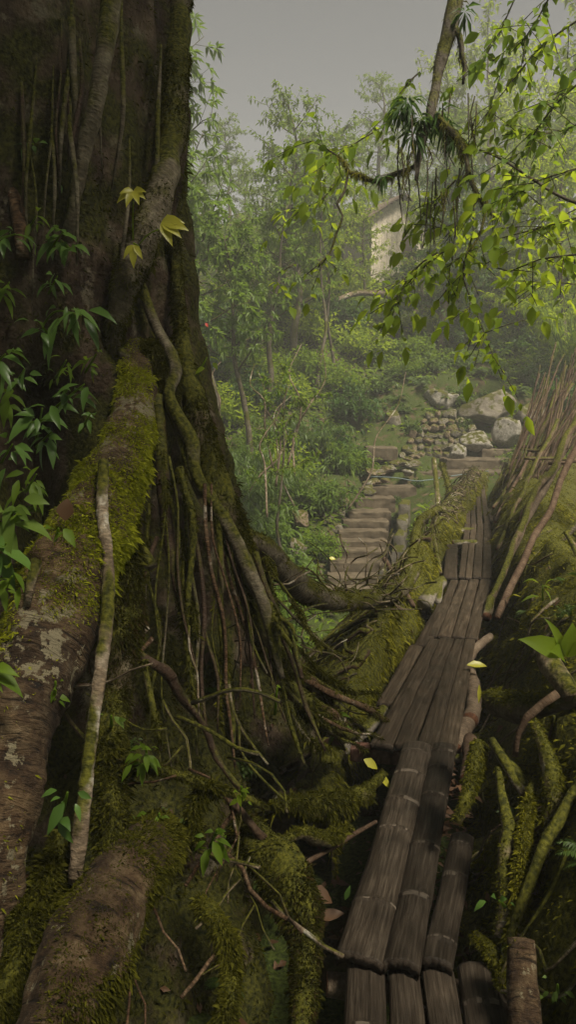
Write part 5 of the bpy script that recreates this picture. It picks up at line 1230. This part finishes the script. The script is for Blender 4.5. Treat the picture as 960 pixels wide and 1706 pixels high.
# leafy sprays
def spray(mbl, mbt, pts, ll, rng, sp=.055, side_tw=5, lt=.38, w=.3, lod=2, droop=.15, dens=1.):
    Q_ = np.array([[*P(a, b, d), .006] for a, b, d in pts]); S_ = spline(Q_, .04)[:, :3]
    tube(mbt, np.column_stack([S_[::3], np.linspace(.008, .003, len(S_[::3]))]), sides=5, step=.1, rough=.1)
    def run(S):
        seg = np.linalg.norm(np.diff(S, axis=0), axis=1).sum(); n = max(2, int(seg / sp * dens))
        k = np.linspace(0, len(S) - 1, n).astype(int); T = nrm(np.gradient(S, axis=0))[k]
        side = nrm(np.cross(T, Za) + rng.randn(n, 3) * .25) * np.where(np.arange(n) % 2, 1, -1)[:, None]
        D = T * .55 + side + rng.randn(n, 3) * .25 + [0, 0, -.3]
        leaves(mbl, S[k], D, ll * .74 * rng.uniform(.45, 1.2, n), w, lod, droop, rng, roll=.5)
        leaves(mbl, S[-1:], T[-1:] + [[0, 0, -.2]], ll * 1.1, w, lod, droop, rng)
    run(S_)
    for j in range(side_tw):
        k = rng.randint(len(S_) // 6, len(S_)); T = nrm(S_[min(k + 1, len(S_) - 1)] - S_[max(k - 1, 0)])
        d = nrm(T * .5 + rng.randn(3) * [.8, .8, .6] + [0, 0, -.25]); l_ = lt * rng.uniform(.5, 1.2)
        s = np.linspace(0, 1, 12)[:, None]; S2 = S_[k] + d * l_ * s + np.array([0, 0, -.15 * l_]) * s ** 2
        tube(mbt, np.column_stack([S2[::4], np.full(3, .003)]), sides=4, step=.1, rough=0); run(S2)
SPR = [
    ([(1000, 10, 5.6), (905, 75, 5.8), (855, 135, 5.9), (815, 185, 6.0), (790, 235, 6.0)], .105, 11, 'leaf_lime'),
    ([(1000, 110, 5.2), (930, 170, 5.4), (880, 240, 5.5), (850, 295, 5.6)], .105, 11, 'leaf_green'),
    ([(1000, 270, 5.0), (900, 300, 5.2), (840, 330, 5.3), (790, 352, 5.4)], .12, 9, 'leaf_lime'),
    ([(1000, 190, 5.6), (920, 222, 5.8), (860, 205, 6.0)], .1, 9, 'leaf_green'),
    ([(1000, 420, 5.0), (900, 432, 5.2), (850, 452, 5.4), (810, 440, 5.5)], .11, 8, 'leaf_lime'),
    ([(1010, 350, 5.3), (880, 385, 5.5), (820, 402, 5.6), (760, 432, 5.7), (730, 455, 5.7)], .11, 10, 'leaf_lime'),
    ([(790, 385, 5.6), (772, 455, 5.5), (790, 510, 5.45), (808, 555, 5.4), (820, 590, 5.4)], .115, 9, 'leaf_lime'),
    ([(765, 405, 5.7), (720, 432, 5.8), (682, 470, 5.9), (655, 500, 6.0)], .11, 9, 'leaf_lime'),
    ([(730, 420, 5.8), (695, 445, 5.9), (668, 485, 6.0), (662, 525, 6.0)], .11, 7, 'leaf_lime'),
    ([(640, 210, 7.5), (590, 240, 7.5), (540, 275, 7.5), (490, 310, 7.5)], .14, 8, 'leaf_lime'),
    ([(560, 258, 6.5), (520, 235, 6.6), (490, 245, 6.7)], .12, 5, 'leaf_green'),
    ([(548, 425, 6.5), (520, 450, 6.5), (495, 470, 6.5)], .1, 2, 'leaf_lime'),
    ([(490, 440, 6.6), (465, 455, 6.6), (460, 470, 6.6)], .1, 1, 'leaf_lime'),
    ([(870, -30, 5.8), (835, 50, 5.9), (800, 110, 6.0)], .105, 8, 'leaf_green'),
    ([(930, -30, 5.4), (885, 50, 5.5), (845, 95, 5.6)], .105, 9, 'leaf_green'),
    ([(700, 120, 6.6), (670, 150, 6.6), (650, 200, 6.6)], .12, 5, 'leaf_green'),
    ([(760, 300, 6.2), (720, 340, 6.3), (690, 370, 6.4)], .11, 7, 'leaf_lime'),
    ([(800, 330, 6.2), (770, 365, 6.3), (740, 380, 6.4)], .11, 7, 'leaf_lime'),
    ([(560, 300, 8.0), (540, 330, 8.0), (500, 350, 8.0)], .13, 6, 'leaf_lime'),
    ([(990, 480, 6.2), (930, 470, 6.3), (880, 480, 6.4)], .11, 7, 'leaf_lime'),
    ([(1000, 60, 6.5), (950, 130, 6.6), (915, 190, 6.7)], .105, 9, 'leaf_green'),
    ([(1000, 330, 6.6), (930, 360, 6.7), (870, 355, 6.8)], .12, 8, 'leaf_lime'),
]
mt = MB(); byl = {}
sr = np.random.RandomState(19)
for pts, ll, stw, ml in SPR:
    mt = MB(); byl.setdefault(ml, MB()); spray(byl[ml], mt, pts, ll, sr, side_tw=int(stw * 1.35))
    mt.build('twig', M['limb'], over, OB)
for ml, b_ in byl.items(): b_.build('crown', M[ml], over, OB)

# ------------------------------------------------------------------ plants on and around the fig tree
def cluster(name, label, cat, px, py, d, n, ll, w=.2, mat='leaf_glossy', spread=1., dirpx=None, droop=.5, stem=None, lod=2, seed=0, face=.7, elev=.1):
    """rosette / whorl of leaves at a node, with a stem that roots in the bark"""
    r_ = np.random.RandomState(seed + int(px * 3 + py)); c = P(px, py, d)
    n = int(n * 1.5) if n > 5 else n
    base = P(*stem[-1]) if stem else c + np.array([0, .12, -.05])
    o = thing(name, label, cat, base)
    tm = MB(); pts = [P(*q) for q in stem][::-1] + [c] if stem else [base, c]
    tube(tm, np.column_stack([np.array(pts), np.linspace(.006, .003, len(pts))]), sides=6, step=.03, rough=.1)
    ph = np.arange(n) * 2.4 + r_.rand() * 6
    D = np.column_stack([np.cos(ph), -np.abs(np.sin(ph)) * face + .15, np.sin(ph * 1.0) * .75 + elev]) * spread
    if dirpx is not None: D = D + np.array([dirpx[0], -.2, -dirpx[1]])
    tt = r_.rand(n, 1) ** 1.3 * (.9 if n > 5 else .35); bb = np.array(pts[-2])
    pos = c * (1 - tt) + bb * tt + nrm(D) * .012 + r_.randn(n, 3) * .012 + np.array([0, -.03, 0]) * tt
    lf = MB(); leaves(lf, pos, D, ll * .68 * r_.uniform(.4, 1.15, n), w, lod, droop * r_.uniform(.5, 1.2, n), r_, roll=.35, up=np.array([0, -.5, 1.]))
    tm.build('stem', M['leaf_green'], o, base); lf.build('foliage', M[mat], o, base)
    return o
cluster('climbing_plant', 'glossy plant with long drooping leaves in the middle of the mossy trunk', 'plant', 135, 525, 3.05, 9, .165, .17, dirpx=(.2, .5), droop=.7, stem=[(90, 520, 3.2), (60, 560, 3.4)])
cluster('climbing_plant', 'small glossy leaves left of the drooping leaf plant on the trunk', 'plant', 70, 545, 3.1, 7, .11, .24, dirpx=(-.3, .1), stem=[(85, 560, 3.3)])
cluster('climbing_plant', 'leaf whorl with long leaves at the left border below the drooping plant', 'plant', 8, 590, 2.7, 8, .15, .2, dirpx=(.4, .2), stem=[(-20, 620, 3.0)])
cluster('climbing_plant', 'leafy spray spreading toward the top of the arched root', 'plant', 140, 640, 2.95, 9, .13, .22, dirpx=(.3, 0), stem=[(90, 680, 3.1), (50, 720, 3.2)])
cluster('climbing_plant', 'broad leaved spray above the mossy back of the arched root', 'plant', 70, 680, 2.8, 10, .16, .21, dirpx=(0, 0), stem=[(60, 730, 3.0)])
cluster('climbing_plant', 'low leaf cluster just under the broad leaved spray', 'plant', 85, 720, 2.85, 6, .11, .22, dirpx=(.1, .4), stem=[(60, 745, 3.0)])
cluster('climbing_plant', 'large grey green leaf cluster at the left border beside the bright moss', 'plant', 30, 845, 2.35, 10, .15, .25, mat='leaf_grey', dirpx=(.2, .1), stem=[(0, 880, 2.5)])
cluster('climbing_plant', 'big leaves low at the left border under the grey green cluster', 'plant', 10, 905, 2.25, 7, .15, .24, dirpx=(.4, .3), stem=[(-20, 930, 2.5)])
cluster('climbing_plant', 'drooping pale leaf at the left border beside the brown bark', 'plant', -20, 1105, 2.0, 4, .13, .22, mat='leaf_green', dirpx=(1.4, -.1), stem=[(-50, 1120, 2.2)])
cluster('climbing_plant', 'leaf bunch at the left border level with the yellow leaves', 'plant', 25, 390, 3.0, 7, .13, .2, dirpx=(.3, 0), stem=[(-10, 400, 3.2)])
cluster('climbing_plant', 'leaf bunch below the pale aerial root at the height of the yellow leaves', 'plant', 105, 385, 3.15, 8, .12, .25, dirpx=(0, .4), stem=[(80, 420, 3.3)])
cluster('climbing_plant', 'few dark leaves halfway between drooping plant and yellow leaves', 'plant', 95, 460, 3.1, 6, .1, .24, dirpx=(.1, .3), stem=[(80, 490, 3.3)])
cluster('climbing_plant', 'three leaves hanging high on the dark part of the trunk', 'plant', 50, 110, 3.25, 3, .11, .26, dirpx=(.2, .6), stem=[(40, 100, 3.5)])
cluster('climbing_plant', 'pair of small leaves on the dark trunk under the highest leaves', 'plant', 55, 240, 3.2, 5, .09, .28, dirpx=(.1, .2), stem=[(40, 235, 3.5)])
cluster('climbing_plant', 'small leaf pair beside the pale aerial root', 'plant', 100, 295, 3.25, 3, .08, .28, dirpx=(-.2, .2), stem=[(110, 300, 3.5)])
cluster('climbing_plant', 'glossy leaves hanging on the trunk above the drooping plant', 'plant', 118, 415, 3.1, 6, .12, .26, dirpx=(.3, .6), stem=[(100, 400, 3.3)])
for (px, py, d, n, ll, lab) in [(20, 650, 2.85, 8, .12, 'leafy sprig at the left border between the two border whorls'), (40, 615, 2.95, 7, .1, 'small sprig right under the small glossy leaves'), (110, 600, 3.05, 6, .09, 'short sprig under the tips of the drooping leaves'), (160, 590, 3.1, 6, .1, 'sprig of narrow leaves at the right of the drooping leaf plant'), (20, 740, 2.7, 9, .13, 'broad sprig at the left border above the grey green cluster'), (60, 790, 2.6, 8, .11, 'leaf bunch between the low cluster and the grey green cluster'), (15, 470, 3.05, 8, .11, 'sprig at the left border level with the few dark leaves'), (60, 360, 3.1, 6, .09, 'tiny leaves above the bunch below the pale aerial root'), (150, 690, 2.9, 5, .07, 'small leaves at the upper edge of the bright moss'), (20, 960, 2.2, 6, .1, 'drooping leaves on the left border where the bright moss ends')]:
    cluster('climbing_plant', lab, 'plant', px, py, d, n, ll, .2 + .05 * (n % 2), mat='leaf_glossy' if n % 2 else 'leaf_green', dirpx=(.15, .25), stem=[(px - 18, py + 30, d + .2)])
cluster('seedling', 'pale green seedling on the bark below the bright moss', 'plant', 92, 1135, 2.2, 7, .06, .3, mat='leaf_green', stem=[(92, 1165, 2.3)])
cluster('seedling', 'small bright green plant in the middle of the dark root mass', 'plant', 243, 1245, 2.35, 13, .075, .22, mat='leaf_green', stem=[(245, 1275, 2.45)])
cluster('seedling', 'vivid green rosette low on the mossy root beneath the hollow', 'plant', 362, 1382, 2.3, 11, .075, .24, mat='leaf_green', stem=[(350, 1410, 2.4)])
cluster('seedling', 'five leaved seedling left of the vivid green rosette', 'plant', 265, 1355, 2.2, 6, .055, .26, mat='leaf_green', stem=[(265, 1385, 2.3)])
cluster('seedling', 'yellow green sprout on the mossy root edge above the rosette', 'plant', 402, 1310, 2.4, 6, .04, .3, mat='leaf_lime', stem=[(405, 1330, 2.5)])
cluster('seedling', 'dull green leaves beside the thin pale root low on the left', 'plant', 112, 1320, 2.0, 7, .08, .26, mat='leaf_glossy', dirpx=(0, .3), stem=[(105, 1350, 2.1)])
cluster('seedling', 'grey green leaf pair on the root right of the thin pale root', 'plant', 185, 1192, 2.4, 3, .06, .3, mat='leaf_grey', stem=[(185, 1210, 2.5)])
cluster('seedling', 'single pale leaf sprouting in front of the hanging roots', 'plant', 462, 1145, 2.8, 2, .055, .36, mat='leaf_lime', stem=[(458, 1190, 2.9)])
cluster('seedling', 'leaf pair on the bright moss beside the thin pale root', 'plant', 97, 880, 2.3, 3, .07, .3, mat='leaf_green', dirpx=(.1, .4), stem=[(92, 900, 2.4)])
cluster('seedling', 'rounded green leaf and a smaller one beside the edge of the trunk', 'plant', 345, 595, 3.6, 3, .09, .34, mat='leaf_lime', dirpx=(.2, .3), stem=[(320, 640, 3.65)])
cluster('seedling', 'ferny sprout in the dark left of the beam end', 'plant', 565, 1195, 3.7, 8, .12, .16, mat='leaf_green', stem=[(555, 1215, 3.8)])
cluster('seedling', 'tiny pale leaves beside the rotten post at the lower right', 'plant', 930, 1640, 2.1, 8, .035, .32, mat='leaf_grey', stem=[(930, 1660, 2.2)])
cluster('seedling', 'small dark leaf pair low on the mossy right bank', 'plant', 832, 1500, 2.38, 4, .05, .3, mat='leaf_glossy', stem=[(842, 1510, 2.45)])
cluster('seedling', 'grass like sprout on top of the right bank behind the long leaves', 'plant', 905, 975, 4.2, 5, .14, .12, mat='leaf_lime', elev=.4, stem=[(905, 1000, 4.3)])
# long leaved plant on the right bank
o = thing('broadleaf_plant', 'plant with four long upright bright leaves on the mossy right bank', 'plant', P(942, 1098, 2.95))
lf = MB(); r_ = np.random.RandomState(2)
for a, b, w in [((942, 1095, 2.95), (872, 1050, 2.9), .2), ((942, 1095, 2.95), (914, 1018, 2.95), .1), ((944, 1095, 2.95), (958, 1030, 2.9), .22), ((946, 1095, 2.95), (985, 1060, 2.85), .2), ((940, 1096, 2.95), (925, 1075, 2.85), .28)]:
    lf = MB(); A_, B_ = P(*a), P(*b); leaves(lf, A_[None], (B_ - A_)[None], np.linalg.norm(B_ - A_), w, 2, .15, r_, roll=.1, up=np.array([0, -.8, .8]))
    lf.build('leaf', M['leaf_lime'], o, P(942, 1098, 2.95))
# plant with yellow lobed leaves on the trunk
yb = P(232, 412, 3.3)
o = thing('yellow_leaved_plant', 'little plant with three yellow lobed leaves on the trunk', 'plant', yb)
tm = MB(); lf = MB()
def lobed(c, dirs, L_):
    lf = MB()
    for dvec in dirs:
        leaves(lf, np.array([c]), np.array([dvec]), L_ * r_.uniform(.8, 1.1), .25, 2, .35, r_, roll=.05, up=np.array([0, -1., .4]))
    lf.build('leaf', M['leaf_yellow'], o, yb)
tube(tm, np.column_stack([[P(222, 412, 3.35), P(221, 370, 3.3), P(222, 335, 3.25)], [.004, .003, .003]]), sides=6, step=.03, rough=0)
tube(tm, np.column_stack([[P(228, 412, 3.35), P(245, 392, 3.3), P(264, 382, 3.25)], [.004, .003, .003]]), sides=6, step=.03, rough=0)
tube(tm, np.column_stack([[P(232, 412, 3.35), P(228, 408, 3.3), P(222, 405, 3.25)], [.004, .003, .003]]), sides=6, step=.03, rough=0)
lobed(P(222, 318, 3.25), [(-1, -.3, -.35), (1, -.4, -.3), (-.9, -.5, .1), (.8, -.3, .2), (-.3, -.6, -.6), (.4, -.6, -.55)], .07)
lobed(P(268, 372, 3.25), [(1, -.3, .1), (1, -.5, -.3), (.7, -.1, .28), (.6, -.5, -.75)], .11)
lobed(P(222, 408, 3.25), [(-.7, -.2, -.6), (.6, -.2, -.6), (0, -.2, -1)], .065)
tm.build('stem', M['leaf_lime'], o, yb)
qr = random.Random(71)
k_, l_n = scatter(VR, QR, 400, np.random.RandomState(12), lambda p, N: (N[:, 0] < .25) * (p[:, 1] < 5.5) * (p[:, 1] > 2.0) * (p[:, 2] > .02))
for c in k_[:16]:
    o = copy_tree(PROTO['fern']) if qr.random() < .5 else copy_tree(PROTO['weed'])
    fern_ = o.name.startswith('fern'); o.location = c; s_ = qr.uniform(.10, .2) if fern_ else qr.uniform(.1, .16); o.scale = (s_,) * 3; o.rotation_euler = (0, qr.uniform(-.5, -.1), qr.uniform(0, 6.2))
    tag(o, 'tiny fern growing among the mossy roots of the right bank' if fern_ else 'tiny leafy weed growing among the mossy roots of the right bank', 'fern' if fern_ else 'weed', 'tiny ferns on the right bank' if fern_ else 'tiny weeds on the right bank')
k_, l_n = scatter(Vx, TQ, 3000, np.random.RandomState(14), lambda p, N: (N[:, 2] > .1) * (p[:, 2] < 1.5) * (p[:, 2] > -.7) * (p[:, 1] < 3.6) * (p[:, 0] > -1.9))
for c in k_[:22]:
    o = copy_tree(PROTO['fern']) if qr.random() < .6 else copy_tree(PROTO['weed'])
    fern_ = o.name.startswith('fern'); o.location = c; s_ = qr.uniform(.10, .22) if fern_ else qr.uniform(.1, .17); o.scale = (s_,) * 3; o.rotation_euler = (.4, 0, qr.uniform(0, 6.2))
    tag(o, 'tiny fern growing on the mossy foot of the big trunk' if fern_ else 'tiny leafy weed growing on the mossy foot of the big trunk', 'fern' if fern_ else 'weed', 'tiny ferns on the trunk foot' if fern_ else 'tiny weeds on the trunk foot')
for i in range(16):      # fine rootlets over the inner face of the right bank
    i0 = qr.randint(8, 60); j0 = qr.uniform(6, 12); pts = []
    for s in range(6):
        v = VR[int(np.clip(i0, 0, len(VR) // 26 - 1)) * 26 + int(np.clip(j0, 1, 24))]
        pts.append((v[0] - .015, v[1], v[2] + .015, .006 * (1 - .1 * s))); j0 -= qr.uniform(.5, 1.8); i0 += qr.choice([-2, 1, 2, 3])
    m_ = MB(); tube(m_, np.array(pts), sides=6, step=.04, rough=.2, wob=.02, seed=i)
    m_.build('rootlet', M[qr.choice(['root_pale', 'root_grey', 'stick'])], rail_r, RB)
# fallen leaves
def fallen(label, px, py, d, dirp, L_, w, mat, name='fallen_leaf', group=None):
    c = P(px, py, d); e = P(px + dirp[0], py + dirp[1], d)
    b_ = MB(); leaves(b_, c[None], (e - c)[None], L_, w, 2, .1, r_, roll=.1, up=np.array([0, -.6, .8]))
    return tag(b_.build(name, M[mat], origin=c), label, 'leaf', group)
dz = Gd(782, 1108, .03)
fallen('yellow leaf lying beside the right edge of the planks', 778, 1108, 5.02, (36, -3), .135, .2, 'leaf_yellow')
fallen('yellow leaf standing on edge below the reddish beam', 632, 1290, 3.6, (20, 22), .08, .22, 'leaf_yellow')
fallen('pale yellow curled leaf under the beam end', 606, 1265, 3.75, (26, 14), .08, .3, 'leaf_yellow')
fallen('small yellow leaf low on the stairs', 548, 930, 14.3, (10, 0), .13, .3, 'leaf_yellow')
fallen('thin yellow leaf behind the forked log', 799, 1140, 4.3, (0, 40), .1, .12, 'leaf_yellow')
fallen('dry pinkish brown leaf lying on the bright moss', 108, 868, 2.5, (2, -36), .08, .38, 'dry')
fallen('large dry leaf caught in the hollow left of the bamboo', 515, 1480, 2.9, (45, 22), .1, .3, 'dry')
fallen('curled grey dry leaf in the hollow under the dark red stick', 530, 1530, 2.8, (50, -16), .1, .22, 'dry')
fallen('green leaf blade poking up in the hollow left of the bamboo', 575, 1500, 2.75, (10, -30), .06, .16, 'leaf_dark')
fallen('red leaf at the edge of the beam in the dark', 575, 1240, 3.9, (-28, -8), .11, .32, 'dry')
fallen('red flower petal in the bushes beside the trunk', 342, 538, 12, (6, 8), .07, .35, 'flower', 'flower_petal')

# ------------------------------------------------------------------ camera, air, light
cam = bpy.data.cameras.new('camera'); co = bpy.data.objects.new('camera', cam); C.objects.link(co)
cam.sensor_fit = 'VERTICAL'; cam.sensor_height = 24; cam.lens = 24 * FPX / 1706; cam.clip_end = 2000; cam.clip_start = .05
co.location = (0, 0, CAM_H); co.rotation_euler = (R(90) - PITCH, 0, 0)
bpy.context.scene.camera = co

hz, hn, HN, HL = new_mat('damp_air')
out = HN.new('ShaderNodeOutputMaterial'); pv = HN.new('ShaderNodeVolumePrincipled')
pv.inputs['Color'].default_value = (.87, .87, .81, 1); pv.inputs['Density'].default_value = .0056; pv.inputs['Anisotropy'].default_value = .1
HL.new(pv.outputs[0], out.inputs['Volume'])
m_ = MB()
bx = np.array([(x, y, z) for x in (-80, 80) for y in (-45, 155) for z in (-4.5, 25)], float)
m_.add(bx, np.array([(0, 1, 3, 2), (4, 6, 7, 5), (0, 4, 5, 1), (2, 3, 7, 6), (0, 2, 6, 4), (1, 5, 7, 3)]), smooth=False)
tag(m_.build('haze', hz), 'pale damp haze filling the valley and fading the far trees', 'haze', kind='stuff')

SUN_EL, SUN_AZ = R(58), R(136)     # azimuth from +Y (ahead), positive to the right
w = bpy.data.worlds.new('World'); bpy.context.scene.world = w; w.use_nodes = True
nt = w.node_tree; bg = nt.nodes['Background']
sky = nt.nodes.new('ShaderNodeTexSky'); sky.sky_type = 'NISHITA'; sky.sun_disc = False
sky.sun_elevation = SUN_EL; sky.sun_rotation = SUN_AZ; sky.dust_density = 2.0; sky.altitude = 4000; sky.air_density = .6; sky.ozone_density = 1
hs = nt.nodes.new('ShaderNodeHueSaturation'); hs.inputs['Saturation'].default_value = .12
nt.links.new(sky.outputs[0], hs.inputs['Color']); nt.links.new(hs.outputs[0], bg.inputs['Color']); bg.inputs['Strength'].default_value = .05
sun = bpy.data.lights.new('sun', 'SUN'); sun.energy = 5.0; sun.angle = R(14); sun.color = (1, .92, .76)
so = bpy.data.objects.new('sun', sun); C.objects.link(so)
dirv = Vector((math.sin(SUN_AZ) * math.cos(SUN_EL), math.cos(SUN_AZ) * math.cos(SUN_EL), math.sin(SUN_EL)))
so.rotation_euler = (-dirv).to_track_quat('-Z', 'Y').to_euler(); so.location = (0, 0, 30)

sc = bpy.context.scene
sc.view_settings.view_transform = 'Standard'; sc.view_settings.look = 'None'; sc.view_settings.gamma = 1; sc.view_settings.use_curve_mapping = False
sc.view_settings.exposure = 1.06
cy = sc.cycles
cy.max_bounces = 5; cy.diffuse_bounces = 3; cy.glossy_bounces = 2; cy.transmission_bounces = 3; cy.volume_bounces = 0; cy.transparent_max_bounces = 4
cy.use_denoising = True; cy.sample_clamp_indirect = 4
cy.use_adaptive_sampling = False; cy.denoising_prefilter = 'NONE'
